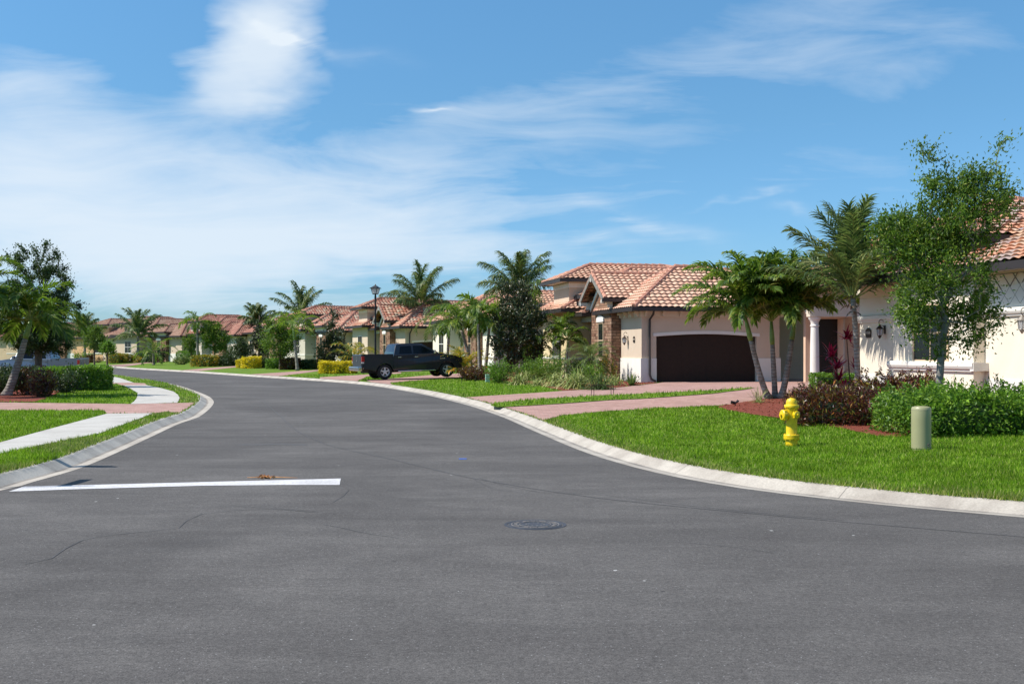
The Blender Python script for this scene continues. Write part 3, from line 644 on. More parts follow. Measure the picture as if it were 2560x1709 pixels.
def grow(targets, trunk, step=0.22, pull=0.35, r=RNG, sag=0.0):
    """join the targets to the trunk with branching limbs; gives nodes, parents"""
    nodes = [np.array(p, float) for p in trunk]; par = [-1] + list(range(len(trunk) - 1)); root = nodes[0]
    order = np.argsort(np.linalg.norm(targets - nodes[-1], axis=1)); top0 = len(trunk) - 1
    lo = max(1, len(trunk) - 3) if len(trunk) < 6 else max(1, int(len(trunk) * 0.5))
    for k in order:
        t = targets[k]; N = np.array(nodes)
        dd = t - N; dist = np.linalg.norm(dd, axis=1)
        depth = np.linalg.norm(N - nodes[top0], axis=1)
        cost = dist * 1.0 + pull * depth + np.where(N[:, 2] > t[2] + .05, 1.2 * (N[:, 2] - t[2]), 0)
        cost[:lo] = 1e9
        j = int(np.argmin(cost)); p = N[j]; m_ = max(1, int(dist[j] / step)); prev = j
        bend = np.array([r.normal(0, .06), r.normal(0, .06), r.normal(.06, .05)]) * dist[j]
        for q in range(1, m_ + 1):
            u = q / m_; nodes.append(p + (t - p) * u + bend * math.sin(math.pi * u) + r.normal(0, .012, 3)); par.append(prev); prev = len(nodes) - 1
    return np.array(nodes), np.array(par)
def limbs(mb, nodes, par, rtip, rbase, mat=0, ex=0.5):
    n = len(nodes); load = np.ones(n); kids = np.zeros(n, int)
    for i in range(n - 1, 0, -1): load[par[i]] += load[i]; kids[par[i]] += 1
    rad = rtip + (rbase - rtip) * (load / load[0]) ** max(ex, .62)
    a = np.linspace(0, 2 * np.pi, 6, endpoint=False); V = []; F = []
    for i in range(1, n):
        p, q = nodes[par[i]], nodes[i]; T = unit(q - p); ref = np.array((0, 0, 1.)) if abs(T[2]) < .9 else np.array((1., 0, 0)); S = unit(np.cross(T, ref)); U = np.cross(S, T)
        r0 = min(rad[par[i]], rad[i] * 1.35) if par[i] > 0 else rad[0] * 1.15; b = len(V) * 6
        V.append(p + r0 * (np.cos(a)[:, None] * S + np.sin(a)[:, None] * U)); V.append(q + rad[i] * (np.cos(a)[:, None] * S + np.sin(a)[:, None] * U))
        F += [(b + k, b + (k + 1) % 6, b + 6 + (k + 1) % 6, b + 6 + k) for k in range(6)]
    mb.add(np.vstack(V), np.array(F), mat); return load
def in_blobs(blobs, n, r, power=0.45):
    """points spread in a cluster of ellipsoids, denser to the outside"""
    wts = np.array([b[3] * b[4] * b[5] * (b[6] if len(b) > 6 else 1) for b in blobs]); k = r.choice(len(blobs), n, p=wts / wts.sum()); B = np.array([b[:6] for b in blobs])[k]
    d = unit(r.normal(0, 1, (n, 3))) * (r.random(n) ** power)[:, None]
    return B[:, :3] + d * B[:, 3:6]
def tree(name, label, loc, blobs, trunk, ntar=70, nleaf=6000, lsize=.06, leaf='oak_leaf', bark='bark_grey', group=None, r0=.07, aspect=.42, spread=.16, seed=1, cat='tree', core=None, twig=.006, updir=.3, uphang=0):
    r = np.random.default_rng(seed); t = thing(name, label, cat, loc, 0, group)
    blobs = [tuple(b) for b in blobs]
    T = in_blobs(blobs, ntar, r); nodes, par = grow(T, trunk, r=r)
    b = MB(); load = limbs(b, nodes, par, twig, r0); b.build('trunk', MAT[bark], t, smooth=True)
    ok = np.where((load <= 9) & (np.arange(len(nodes)) >= len(trunk)))[0]
    w_ = 1.0 / load[ok]; k = r.choice(ok, nleaf, p=w_ / w_.sum()); u = r.random(nleaf)[:, None]
    C = nodes[k] * u + nodes[par[k]] * (1 - u); C = C + r.normal(0, spread, (nleaf, 3)) * np.minimum(1, r.random((nleaf, 1)) * 1.4)
    c = MB(); leaves(c, C, lsize, aspect, 0, r, updir, outc=np.array(blobs[0][:3]))
    if core:
        for q in core:
            P = in_blobs([q], 500, r, .33); leaves(c, P, lsize * 2.0, .7, 0, r)
    c.build('crown', MAT[leaf], t); return t
def shell_box(n, L, W_, H, r, top=.45, rough=.07, inner=.25):
    """points near the faces of a clipped hedge"""
    A = np.array([L * W_ * 1.0 * top * 2, L * H, L * H, W_ * H, W_ * H, L * W_ * inner]); f = r.choice(6, n, p=A / A.sum()); u, v = r.random(n), r.random(n)
    P = np.zeros((n, 3)); P[:, 0] = (u - .5) * L; P[:, 1] = (v - .5) * W_; P[:, 2] = v * H
    P[f == 0, 2] = H
    for k, sy in ((1, -.5), (2, .5)): P[f == k, 1] = sy * W_
    for k, sx in ((3, -.5), (4, .5)): P[f == k, 0] = sx * L; P[f == k, 1] = (u[f == k] - .5) * W_
    P[f == 5, 2] = r.random((f == 5).sum()) * H
    c = P - np.array([0, 0, H * .5]); s_ = 1 - .10 * (np.abs(c[:, 0:1]) / (L / 2)) ** 4 * (np.abs(c[:, 1:2]) / (W_ / 2)) ** 4
    P[:, :2] *= s_
    wob = np.sin(P[:, 0] * 5.1 + 1.3) * np.cos(P[:, 1] * 4.3) * .5 + np.sin(P[:, 2] * 7 + P[:, 0] * 3) * .5
    P[:, 2] += (P[:, 2] > H * .8) * wob * rough; P[:, 1] += wob * rough * .8
    return P + r.normal(0, rough * .6, P.shape)
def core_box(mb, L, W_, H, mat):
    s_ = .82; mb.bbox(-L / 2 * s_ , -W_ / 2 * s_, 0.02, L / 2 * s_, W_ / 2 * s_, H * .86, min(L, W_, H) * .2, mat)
def hedge(name, label, loc, rz, L, W_, H, leaf, n, lsize, group=None, seed=1, aspect=.5, cat='hedge', rough=.06, sprigs=0, core=True, updir=.35):
    r = np.random.default_rng(seed); t = thing(name, label, cat, loc, rz, group); c = MB()
    P = shell_box(n, L, W_, H, r, rough=rough); leaves(c, P, lsize, aspect, 0, r, updir, outc=np.array((0, 0, H * .4)))
    for _ in range(sprigs):
        x, y = (r.random() - .5) * L * .95, (r.random() - .5) * W_ * .8; h = r.uniform(.1, .4); q = np.linspace(0, 1, 14)[:, None]
        Q = np.array([x, y, H * .95]) + q * np.array([r.normal(0, .1), r.normal(0, .1), h]); leaves(c, np.repeat(Q, 2, 0) + r.normal(0, .02, (28, 3)), lsize, aspect, 0, r)
    c.build('foliage', MAT[leaf], t)
    st = MB()
    for _ in range(max(5, int(L * W_ * 8))):
        x, y = (r.random() - .5) * L * .8, (r.random() - .5) * W_ * .7
        st.tube([(x, y, -.05), (x + r.normal(0, .05), y + r.normal(0, .05), H * .5), (x + r.normal(0, .12), y + r.normal(0, .12), H * .85)], [.012, .009, .004], 5)
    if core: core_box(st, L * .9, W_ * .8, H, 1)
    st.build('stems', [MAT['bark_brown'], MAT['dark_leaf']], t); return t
def shrub(name, label, loc, rx, ry, h, leaf, n, lsize, group=None, seed=1, aspect=.45, cat='shrub', upright=.4, lean=0.):
    """a rounded bush of stems that carry the leaves"""
    r = np.random.default_rng(seed); t = thing(name, label, cat, loc, 0, group); st = MB(); c = MB(); ns = max(9, int(n / 110)); C = []
    for k in range(ns):
        a_ = r.random() * 6.283; q = r.random() ** .6; tip = np.array((math.cos(a_) * q * rx, math.sin(a_) * q * ry, h * (1 - .42 * q * q) * r.uniform(.75, 1.08)))
        base = np.array((tip[0] * .25, tip[1] * .25, -.05)); mid = base * .4 + tip * .6 + np.array((0, 0, -.05 * h)); P = np.array([base, mid, tip]); st.tube(P, [.012, .008, .003], 4)
        u = r.random(n // ns) ** .55; C.append(np.where(u[:, None] < .6, base + (mid - base) * (u[:, None] / .6), mid + (tip - mid) * ((u[:, None] - .6) / .4)) + r.normal(0, min(rx, h) * .13, (n // ns, 3)))
    C = np.vstack(C); C[:, 2] = np.maximum(C[:, 2], .03); leaves(c, C, lsize, aspect, 0, r, upright, outc=np.array((0, 0, h * .25)))
    st.build('stems', MAT['bark_brown'], t); c.build('foliage', MAT[leaf], t); return t
def blades(mb, base, n, L, wd, r, spread=.6, droop=.6, mat=0, seg=4, up=1.0):
    """arching strap leaves from one base"""
    for k in range(n):
        a_ = r.random() * 6.283; e = up * (1 - spread * r.random()); l = L * r.uniform(.65, 1.1); s0 = np.array((math.cos(a_) * (1 - e) + .15 * math.cos(a_), math.sin(a_) * (1 - e) + .15 * math.sin(a_), e)); s0 = s0 / np.linalg.norm(s0)
        P = [np.array(base) + r.normal(0, .04, 3) * (1, 1, 0)]; d_ = s0.copy()
        for i in range(seg): P.append(P[-1] + d_ * l / seg); d_ = d_ + np.array((0, 0, -droop / seg * (.6 + .8 * r.random()))); d_ /= np.linalg.norm(d_)
        sd_ = np.array((-math.sin(a_), math.cos(a_), 0)); V = []
        for i, p in enumerate(P):
            w_ = wd * (0.7 if i == 0 else math.sin(math.pi * min(.98, .30 + .68 * i / seg))); V += [p - sd_ * w_ / 2, p + sd_ * w_ / 2]
        mb.add(V, [(2 * i, 2 * i + 1, 2 * i + 3, 2 * i + 2) for i in range(seg)], mat)
def clump(name, label, loc, L, n, wd, leaf='variegated_leaf', group=None, seed=1, spread=.75, droop=1.1, cat='plant', rad=.1, up=1.0):
    r = np.random.default_rng(seed); o = MB()
    for k in range(max(1, n // 12)): blades(o, (r.normal(0, rad), r.normal(0, rad), 0), 12, L, wd, r, spread, droop, 0, 4, up)
    ob = o.build(name, MAT[leaf]); ob.location = loc; ob.rotation_euler = (0, 0, 0); return tag(ob, label, cat, group)
def frond(mb, base, az_, elv, L, droop, ll, lw, n=34, r=RNG, ldroop=.5, ang=58, lift=.25, mat=0, smat=1, start=.16, twist=0.0, taper=.45):
    """one feather leaf: a bending midrib with leaflets on both sides"""
    m_ = 12; P = [np.array(base, float)]; e = elv; hd = np.array((math.cos(az_), math.sin(az_), 0)); side0 = np.array((-math.sin(az_), math.cos(az_), 0))
    for i in range(m_):
        P.append(P[-1] + (hd * math.cos(e) + np.array((0, 0, math.sin(e)))) * L / m_); e -= droop / m_ * (.35 + 1.3 * i / m_)
    P = np.array(P); mb.tube(P, np.linspace(.020, .004, m_ + 1) * (L / 2) ** .5, 5, smat)
    t = np.linspace(start, .995, n); idx = t * m_; i0 = np.minimum(idx.astype(int), m_ - 1); f = (idx - i0)[:, None]
    Q = P[i0] * (1 - f) + P[i0 + 1] * f; T = unit(P[i0 + 1] - P[i0]); S = np.tile(side0, (n, 1)); N = unit(np.cross(T, S)); N *= np.sign(N[:, 2:3] + 1e-6) * 1.0
    if twist: S2 = S * math.cos(twist) + N * math.sin(twist); N = np.cross(T, S2) * 1.0; N *= np.sign((N[:, 2:3]) + 1e-6); S = S2
    env = np.interp(t, [start, .3, .6, 1.0], [.55, 1.0, 1.0, taper])
    for sg in (-1, 1):
        a_ = R(ang) * (1 - .45 * t)[:, None] + r.normal(0, .09, (n, 1)); l = (ll * env * r.uniform(.82, 1.12, n))[:, None]
        lf = lift + r.normal(0, .16, (n, 1)); D1 = unit(T * np.cos(a_) + S * sg * np.sin(a_) + N * lf); dr = ldroop * r.uniform(.6, 1.4, (n, 1)); D2_ = unit(D1 + np.array((0, 0, -1.)) * dr); D3 = unit(D2_ + np.array((0, 0, -1.)) * dr * .9)
        A = Q; B = A + D1 * l * .38; C = B + D2_ * l * .34; E = C + D3 * l * .28
        W_ = unit(T - D1 * np.sum(T * D1, 1, keepdims=True)) * lw * .5
        V = np.stack([A - W_ * .6, A + W_ * .6, B + W_, B - W_, C + W_ * .8, C - W_ * .8, E], 1).reshape(-1, 3); k = np.arange(n)[:, None] * 7
        mb.add(V, np.vstack([k + np.array([0, 1, 2, 3]), k + np.array([3, 2, 4, 5])]), mat); mb.f.append((k + np.array([5, 4, 6]) + mb.nv - 7 * n, mat))
def trunk_path(H, lean, curve, n=10):
    u = np.linspace(0, 1, n); return np.column_stack([lean[0] * (u ** curve), lean[1] * (u ** curve), u * H])
def palm(name, label, loc, H, lean=(0, 0), curve=1.0, r0=.14, r1=.09, shaft=.0, nf=16, L=1.8, ll=.45, lw=.04, leaf='palm_leaf', droop=1.9, e0=(80, -10), seed=1, group=None, nl=34, ldroop=.5, lift=.25, ang=58, bark='palm_bark', cat='palm tree', coconut=False, wind=0.0, extra_mat=None, bulge=1.35, start=.16, part_kids=True):
    r = np.random.default_rng(seed); t = thing(name, label, cat, loc, 0, group); b = MB(); P = trunk_path(H, lean, curve, 14); u = np.linspace(0, 1, 14)
    rr = r1 + (r0 - r1) * (1 - u) ** .7; rr[0] *= bulge; rr[1] *= (1 + bulge) / 2
    b.tube(P, rr, 12); b.build('trunk', MAT[bark], t, smooth=True); top = P[-1]; ax = unit(P[-1] - P[-2])
    if shaft:
        s_ = MB(); s_.tube([top - ax * .02, top + ax * shaft * .15, top + ax * shaft * .5, top + ax * shaft], [r1 * 1.02, r1 * 1.22, r1 * 1.0, r1 * .55], 12); s_.build('crownshaft', MAT['crownshaft_green'], t, smooth=True); top = top + ax * shaft * .95
    c = MB(); ga = r.random() * 6.28
    for k in range(nf):
        q = (k + .5) / nf; a_ = ga + k * 2.39996 + r.normal(0, .12); e = R(e0[0] + (e0[1] - e0[0]) * q ** .9) + r.normal(0, .08); lk = L * (.72 + .36 * math.sin(math.pi * min(1, .25 + .7 * q))) * r.uniform(.9, 1.08)
        if wind: a_ = a_ - wind * math.sin(a_) * .5
        frond(c, top + np.array((math.cos(a_), math.sin(a_), 0)) * .03 - ax * .05 * q, a_, e, lk, droop * r.uniform(.8, 1.15) * (1 - .15 * q), ll, lw, nl, r, ldroop, ang, lift, twist=r.normal(0, .25), start=start)
    if coconut:      # dry brown sheaths under the crown
        for k in range(16): blades(c, top - ax * r.uniform(.0, .45), 1, .45, .10, r, .9, 1.6, 2, 3, .6)
    c.build('crown', [MAT[leaf], MAT['frond_stem'], MAT['bark_brown']], t); return t
def GP(x, y): p = G(x, y); return (p[0], p[1], gz(*p))
def PD(x, D): X = AT(x, D); return (X, D, gz(X, D))
def rows_m(y, D): return EYE + (HOR - y) * D / FPX      # height of image row y at distance D

# three leaning palms beside the hydrant
D0 = 33.6; sc = D0 / FPX
palm('christmas_palm', 'palm leaning away to the driveway side of the trio by the hydrant', PD(1924, D0), rows_m(850, D0) - .2, ((1877 - 1924) * sc, 0), .75, .100, .070, .85, 24, 2.4, .58, .052, seed=31, group='three palms by the yellow hydrant', droop=1.95, nl=54, ldroop=.7, e0=(98, 24), lift=.4)
palm('christmas_palm', 'upright middle palm of the trio, pale trunk in full sun', PD(1938, D0 + .15), rows_m(860, D0) - .2, ((1931 - 1938) * sc, 0), 1.0, .095, .068, .80, 22, 2.3, .58, .052, seed=42, group='three palms by the yellow hydrant', droop=1.7, nl=54, ldroop=.7, e0=(98, 34), lift=.4)
palm('christmas_palm', 'palm of the trio curving over to the white portico column', PD(1950, D0 - .1), rows_m(848, D0) - .2, ((1983 - 1950) * sc, .15), .7, .105, .072, .85, 24, 2.4, .58, .052, seed=57, group='three palms by the yellow hydrant', droop=1.95, nl=54, ldroop=.7, e0=(98, 24), lift=.4)
# coconut palm at the cream house
D0 = 29.6; sc = D0 / FPX
palm('coconut_palm', 'coconut palm with ringed straight trunk before the cream house wall', PD(2145, D0), rows_m(740, D0) - .25, ((2132 - 2145) * sc, 0), 2.0, .085, .068, 0, 22, 2.65, .74, .036, leaf='coconut_leaf', seed=12, droop=.95, nl=72, ldroop=.45, e0=(104, 28), lift=.05, ang=50, bark='palm_bark', coconut=True)
# young oak by the cream house
D0 = 21.5; s_ = D0 / FPX
def bl(x, y, rx, ry, rz_, D=None, dy=0.0, wt=1.0, D0_=None, x0=0):
    Dd = D0_; return ((x - x0) * Dd / FPX, dy, rows_m(y, Dd), rx * Dd / FPX, ry, rz_ * Dd / FPX, wt)
B = lambda x, y, rx, rz_, ry=.6, dy=0, wt=1.0: bl(x, y, rx, ry, rz_, dy=dy, wt=wt, D0_=21.5, x0=2350)
tree('oak_tree', 'young oak with bushy green crown over the hedge, before the cream wall', (AT(2350, D0), D0, 0), [B(2345, 700, 135, 125, 1.0, wt=1.0), B(2265, 600, 90, 70, .7), B(2215, 560, 55, 55, .4, wt=.9), B(2370, 580, 120, 90, .8, wt=1.2), B(2340, 450, 50, 90, .45, wt=1.0), B(2400, 480, 80, 80, .6, wt=1.2), B(2460, 500, 80, 90, .6, wt=1.0), B(2505, 400, 38, 70, .3, wt=.6), B(2535, 470, 22, 40, .3, wt=.3),
     B(2312, 355, 12, 28, .15, wt=.8), B(2420, 800, 90, 60, .7), B(2290, 790, 60, 50, .6), B(2480, 620, 60, 55, .5, wt=.5), B(2370, 860, 60, 30, .5)],
     [(0, 0, .1), (-.03, 0, .7), (.0, 0, 1.25), (.03, .02, 1.6), (.06, 0, 2.0)], 720, 33000, .075, 'oak_leaf', 'bark_grey', None, .072, .42, .155, 5, twig=.0035)
# clipped plants of the near bed
def hd(x0, x1, y, D, dpt, h, z=None):
    p = (AT((x0 + x1) / 2, D), D); return (p[0], p[1], gz(*p)), (x1 - x0) * D / FPX
l_, L_ = hd(2225, 2760, 0, 20.15, 0, 0)
hedge('hedge', 'loose bright green hedge behind the round utility pedestal', l_, R(3), L_, 1.9, .62, 'hedge_leaf', 17000, .085, seed=3, rough=.16, sprigs=46, aspect=.5)
l_, L_ = hd(1985, 2310, 0, 22.9, 0, 0)
hedge('croton_hedge', 'dark red croton hedge between the hydrant and the green hedge', l_, R(-16), L_, 1.9, .52, 'croton_leaf', 13000, .10, seed=4, rough=.15, sprigs=50, aspect=.28, updir=1.0)
l_, L_ = hd(2150, 2335, 0, 24.3, 0, 0)
hedge('croton_hedge', 'upright red croton row against the foot of the cream wall', l_, R(-8), L_, .8, .78, 'croton_leaf', 4500, .11, seed=5, rough=.12, sprigs=30, aspect=.28, updir=1.2)
l_, L_ = hd(2030, 2150, 0, 38.0, 0, 0)
hedge('box_hedge', 'low clipped green box hedge at the foot of the portico column', l_, R(-4), L_, 1.1, .62, 'hedge_leaf', 5000, .075, seed=6, rough=.05)
l_, L_ = hd(2085, 2160, 0, 29.8, 0, 0)
shrub('croton_shrub', 'small red croton between box hedge and palm trunk', (l_[0], l_[1], l_[2]), .5, .4, .65, 'croton_leaf', 1500, .10, seed=61, aspect=.28, upright=1.0)
for (x, y, h, n, lab, sd_) in ((2098, 850, 1.35, 3, 'magenta cordyline with low wide heads beside the dark front door', 8), (2128, 850, 1.9, 2, 'tall thin magenta cordyline stem next to the ringed palm trunk', 9)):
    r = np.random.default_rng(sd_); D0 = 33.0; t = thing('cordyline', lab, 'plant', PD(x, D0)); st = MB(); c = MB()
    for k in range(n + 1):
        tx, ty, tz = r.normal(0, .16), r.normal(0, .1), h * (1 - .28 * k) + r.normal(0, .04); st.tube([(0, 0, -.05), (tx * .5, ty * .5, tz * .5), (tx, ty, tz)], [.025, .02, .015], 6)
        blades(c, (tx, ty, tz), 26, .55, .075, r, .95, .8, 0, 4, .95)
    st.build('stems', MAT['bark_brown'], t); c.build('foliage', MAT['magenta_leaf'], t)
clump('flax_lily', 'straw coloured grass tuft at the base of the three palms', GP(1898, 1008), .60, 90, .014, seed=21, spread=.9, droop=.9, rad=.05)
shrub('trailing_vine', 'thin dark vine sprays standing above the green hedge by the wall', (AT(2512, 20.6), 20.9, .2), .35, .3, 1.25, 'oak_leaf', 420, .06, seed=22, upright=.8, cat='plant')
shrub('trailing_vine', 'tall vine tip beside the oak trunk above the green hedge', (AT(2400, 20.8), 21.0, .2), .22, .2, 1.1, 'hedge_leaf', 520, .06, seed=23, upright=.8, cat='plant')

# planting of the tiled house with the brown garage
GR = 'variegated grass clumps along the bed edge'
for i, (x, y, L, n, lab, le) in enumerate([(1300, 962, .75, 200, 'variegated grass clump next to the bright green bush', 'variegated_leaf'), (1352, 964, .55, 110, 'small pale grass clump, second from the bright green bush', 'variegated_leaf'), (1392, 966, .80, 220, 'variegated grass clump in the middle of the row', 'variegated_leaf'),
        (1440, 972, .98, 330, 'largest striped grass clump with yellow blades hanging over the mulch', 'variegated_leaf'), (1500, 974, .85, 200, 'darker grass clump behind the wire stand', 'coconut_leaf'), (1536, 964, .75, 90, 'sparse straw coloured grass clump against the stone veneer', 'variegated_leaf')]):
    clump('ornamental_grass', lab, GP(x, y), L * 1.35, int(n * 1.3), .036, le, GR, seed=70 + i, spread=.95, droop=2.4, rad=.16)
clump('agave', 'spiky grey green agave at the white base of the garage pier', GP(1578, 964), .62, 60, .055, 'coconut_leaf', seed=80, spread=.75, droop=.25, rad=.04)
shrub('green_shrub', 'bright green bush beside the pale green utility box', GP(1250, 958), .85, .7, 1.05, 'hedge_leaf', 3600, .085, seed=81)
shrub('green_shrub', 'yellow green low shrub under the small palms of the stone house', GP(1385, 950), 1.3, .8, 1.35, 'hedge_leaf', 3800, .085, seed=82)
shrub('green_shrub', 'lime leaved shrub at the foot of the stone gable', GP(1515, 953), .5, .5, 1.35, 'orange_leaf', 900, .10, seed=83)
shrub('green_shrub', 'dark shrub between the date palm and the young palms', GP(1450, 955), 1.0, .6, 1.15, 'dark_leaf', 2400, .09, seed=84)
shrub('green_shrub', 'mid green rounded shrub between the striped grass clumps and the young palms', GP(1330, 952), 1.1, .7, 1.05, 'hedge_leaf', 3000, .085, seed=88)
shrub('green_shrub', 'low leafy shrub behind the small pale grass clump', GP(1368, 956), .8, .5, .8, 'oak_leaf', 1800, .085, seed=89)
shrub('green_shrub', 'bright leafy shrub under the squat date palm', GP(1470, 958), .9, .5, .95, 'hedge_leaf', 2200, .085, seed=90)
palm('pygmy_date_palm', 'squat date palm with fine feathery crown before the stone gable', GP(1478, 955), 1.15, (0, 0), 1, .14, .15, 0, 34, 1.45, .30, .013, leaf='coconut_leaf', droop=2.0, e0=(85, -35), seed=85, nl=60, ldroop=.3, lift=.1, bark='bark_brown')
G3 = 'young palms before the yellow wall'
palm('christmas_palm', 'young palm with low wide crown, nearest to the dark magnolia', GP(1345, 946), 1.55, (-.1, 0), 1, .06, .045, .35, 11, 1.5, .42, .042, seed=86, group=G3, droop=2.3, nl=30)
palm('christmas_palm', 'tallest young palm before the lit yellow wall', GP(1400, 946), 2.2, (.0, 0), 1, .06, .045, .4, 12, 1.25, .42, .042, seed=87, group=G3, droop=1.9, nl=30, e0=(85, 10))
palm('christmas_palm', 'slim young palm between tallest young palm and the date palm', GP(1414, 947), 1.7, (.1, 0), 1, .05, .04, .4, 11, 1.3, .40, .042, seed=88, group=G3, droop=1.9, nl=30, e0=(85, 5))
D0 = 60; B = lambda x, y, rx, rz_, ry=.9, dy=0, wt=1.0: bl(x, y, rx, ry, rz_, dy=dy, wt=wt, D0_=60, x0=1292)
tree('magnolia_tree', 'tall dark magnolia with glossy leaves left of the young palms', PD(1292, 58)[:2] + (.1,), [B(1292, 862, 70, 48, 1.4), B(1295, 800, 68, 52, 1.3), B(1288, 745, 42, 34, .9), B(1280, 718, 22, 22, .5)], [(0, 0, 0), (0, 0, .8), (0, 0, 1.6), (0, 0, 2.6), (0, 0, 3.8)], 230, 15000, .14, 'magnolia_leaf', 'bark_brown', None, .1, .5, .20, 15)
B = lambda x, y, rx, rz_, ry=.9, dy=0, wt=1.0: bl(x, y, rx, ry, rz_, dy=dy, wt=wt, D0_=61, x0=1325)
tree('olive_tree', 'thin grey green tree overlapping the roof edge behind the magnolia', PD(1325, 61)[:2] + (.1,), [B(1325, 790, 42, 35, .9), B(1330, 750, 30, 22, .7)], [(0, 0, 0), (0, 0, 1.2), (0, 0, 2.2), (0, 0, 3.0)], 70, 2600, .10, 'oak_leaf', 'bark_brown', None, .06, .4, .20, 16)
G4 = 'three slim palms between pickup and magnolia'
palm('christmas_palm', 'slim palm whose crown leans over the pickup bonnet', GP(1185, 941), 2.75, (-.75, 0), 1.2, .10, .07, .6, 13, 1.95, .62, .055, seed=91, group=G4, droop=2.4, nl=34)
palm('christmas_palm', 'slim palm, middle of the three behind the dark red croton', GP(1200, 948), 3.0, (-.1, 0), 1, .10, .07, .6, 13, 1.7, .60, .055, seed=92, group=G4, droop=2.2, nl=34)
palm('christmas_palm', 'slim palm of the three, closest to the magnolia', GP(1212, 943), 2.8, (.25, 0), 1, .11, .07, .6, 13, 1.7, .60, .055, seed=93, group=G4, droop=2.2, nl=34)
palm('areca_palm', 'grey green drooping palm hanging over the brown garage door behind the pickup', PD(1118, 66), 2.9, (.1, 0), 1, .10, .08, .3, 13, 2.5, .55, .035, leaf='coconut_leaf', seed=94, droop=2.6, nl=44, ldroop=.7)
palm('areca_palm', 'yellow orange fan of palm leaves in front of the pickup bonnet', GP(1158, 945), .25, (0, 0), 1, .1, .1, 0, 20, 1.85, .45, .045, leaf='orange_leaf', seed=95, droop=1.5, nl=30, e0=(85, 20), ldroop=.4)
shrub('croton_shrub', 'dark red croton bush behind the stake lights', GP(1180, 951), 1.0, .6, .75, 'croton_leaf', 2200, .12, seed=96, aspect=.3, upright=1.0)
# coconut palms behind the houses
for i, (x, yc, D0, L, lab) in enumerate([(1300, 735, 72, 3.5, 'coconut palm rising behind the dark magnolia'), (1052, 762, 92, 3.9, 'coconut palm rising behind the roof next to the street lamp'), (752, 792, 122, 4.3, 'lone coconut palm high above the far roofs'),
        (643, 806, 140, 3.3, 'small coconut palm sticking up between two far roofs'), (345, 838, 140, 5.0, 'coconut palm with hanging dead fronds before the far villas'), (212, 838, 150, 4.0, 'windswept coconut palm behind the dark roadside tree')]):
    palm('coconut_palm', lab, PD(x, D0), rows_m(yc, D0) - .3, (0, 0), 1, .2, .13, 0, 16, L * (.92 if i < 3 else .80), 1.15, .06 if i < 2 else .10, leaf='coconut_leaf', seed=100 + i, droop=1.15, nl=70 if i < 2 else 46, ldroop=.9, e0=(102, 18), lift=.0, ang=48, coconut=True, group='coconut palms behind the roofs')
# middle distance trees
def mtree(name, x, ytop, ybot, D0, hw, lab, leaf, kind, seed, n=3200, ls=.16, bark='bark_brown', ybase=None, grp=None):
    s2 = D0 / FPX; Y = lambda y: rows_m(y, D0); H = (ybot - ytop) * s2; zc = (Y(ytop) + Y(ybot)) / 2; w_ = hw * s2; t0 = PD(x, D0)
    zc -= t0[2]; top = Y(ytop) - t0[2]; bot = Y(ybot) - t0[2]
    if kind == 'round': bb = [(0, 0, zc, w_ * .9, w_ * .8, H * .42), (-w_ * .3, 0, zc + H * .18, w_ * .6, w_ * .5, H * .32), (w_ * .32, 0, zc - H * .1, w_ * .65, w_ * .6, H * .34), (.05, 0, top - H * .16, w_ * .4, w_ * .4, H * .18)]
    else: bb = [(0, 0, bot + H * .22, w_, w_ * .9, H * .24), (0, 0, bot + H * .48, w_ * .68, w_ * .65, H * .24), (0, 0, bot + H * .72, w_ * .40, w_ * .4, H * .22), (0, 0, bot + H * .92, w_ * .14, w_ * .14, H * .12)]
    return tree(name, lab, t0, bb, [(0, 0, -.05), (0, 0, max(.3, bot * .5)), (0, 0, max(.5, bot)), (0, 0, bot + H * .3), (0, 0, bot + H * .6)] + ([(0, 0, bot + H * .9)] if kind != 'round' else []), 110, n, ls, leaf, bark, grp, .09, .5, .16 * w_, seed)
mtree('oak_tree', 700, 788, 905, 88, 55, 'round green oak beside the slim grey palm trunk', 'oak_leaf', 'round', 201, 8500, .15)
mtree('magnolia_tree', 832, 768, 912, 86, 42, 'pyramid shaped magnolia left of the street lamp', 'magnolia_leaf', 'cone', 202, 7500, .17)
mtree('magnolia_tree', 648, 776, 900, 108, 30, 'slim dark magnolia between two round trees', 'magnolia_leaf', 'cone', 203, 4500, .18)
mtree('oak_tree', 537, 802, 892, 112, 42, 'dense round tree before the far red roofed villa', 'oak_leaf', 'round', 204, 7500, .17)
mtree('oak_tree', 602, 838, 905, 105, 24, 'small grey green tree between the dense round tree and the slim magnolia', 'dark_leaf', 'round', 205, 2600, .16)
mtree('oak_tree', 236, 812, 888, 118, 36, 'round far tree in front of the orange walls', 'oak_leaf', 'round', 206, 5500, .17)
mtree('oak_tree', 478, 832, 885, 118, 24, 'loose tree at the corner of the single garage villa', 'oak_leaf', 'round', 207, 2000, .17)
mtree('oak_tree', 268, 852, 888, 112, 26, 'low spreading green tree in the far bed', 'hedge_leaf', 'round', 208, 2400, .17)
palm('christmas_palm', 'slim grey palm trunk before the garage of the green grey villa', PD(744, 84), 2.4, (-.25, 0), 1, .13, .09, .9, 10, 2.3, .7, .07, seed=120, droop=2.3, nl=26, e0=(86, 10))
palm('christmas_palm', 'tall slim palm with pale green trunk before the single garage villa', PD(494, 112), 3.9, (0, 0), 1, .15, .11, .6, 9, 2.0, .7, .08, seed=121, droop=2.3, nl=24)
palm('areca_palm', 'small feathery palm at the corner of the stone house by the lamp', PD(886, 84), .9, (0, 0), 1, .12, .1, 0, 14, 2.2, .55, .05, seed=122, droop=2.1, nl=28, e0=(85, 5), leaf='orange_leaf')
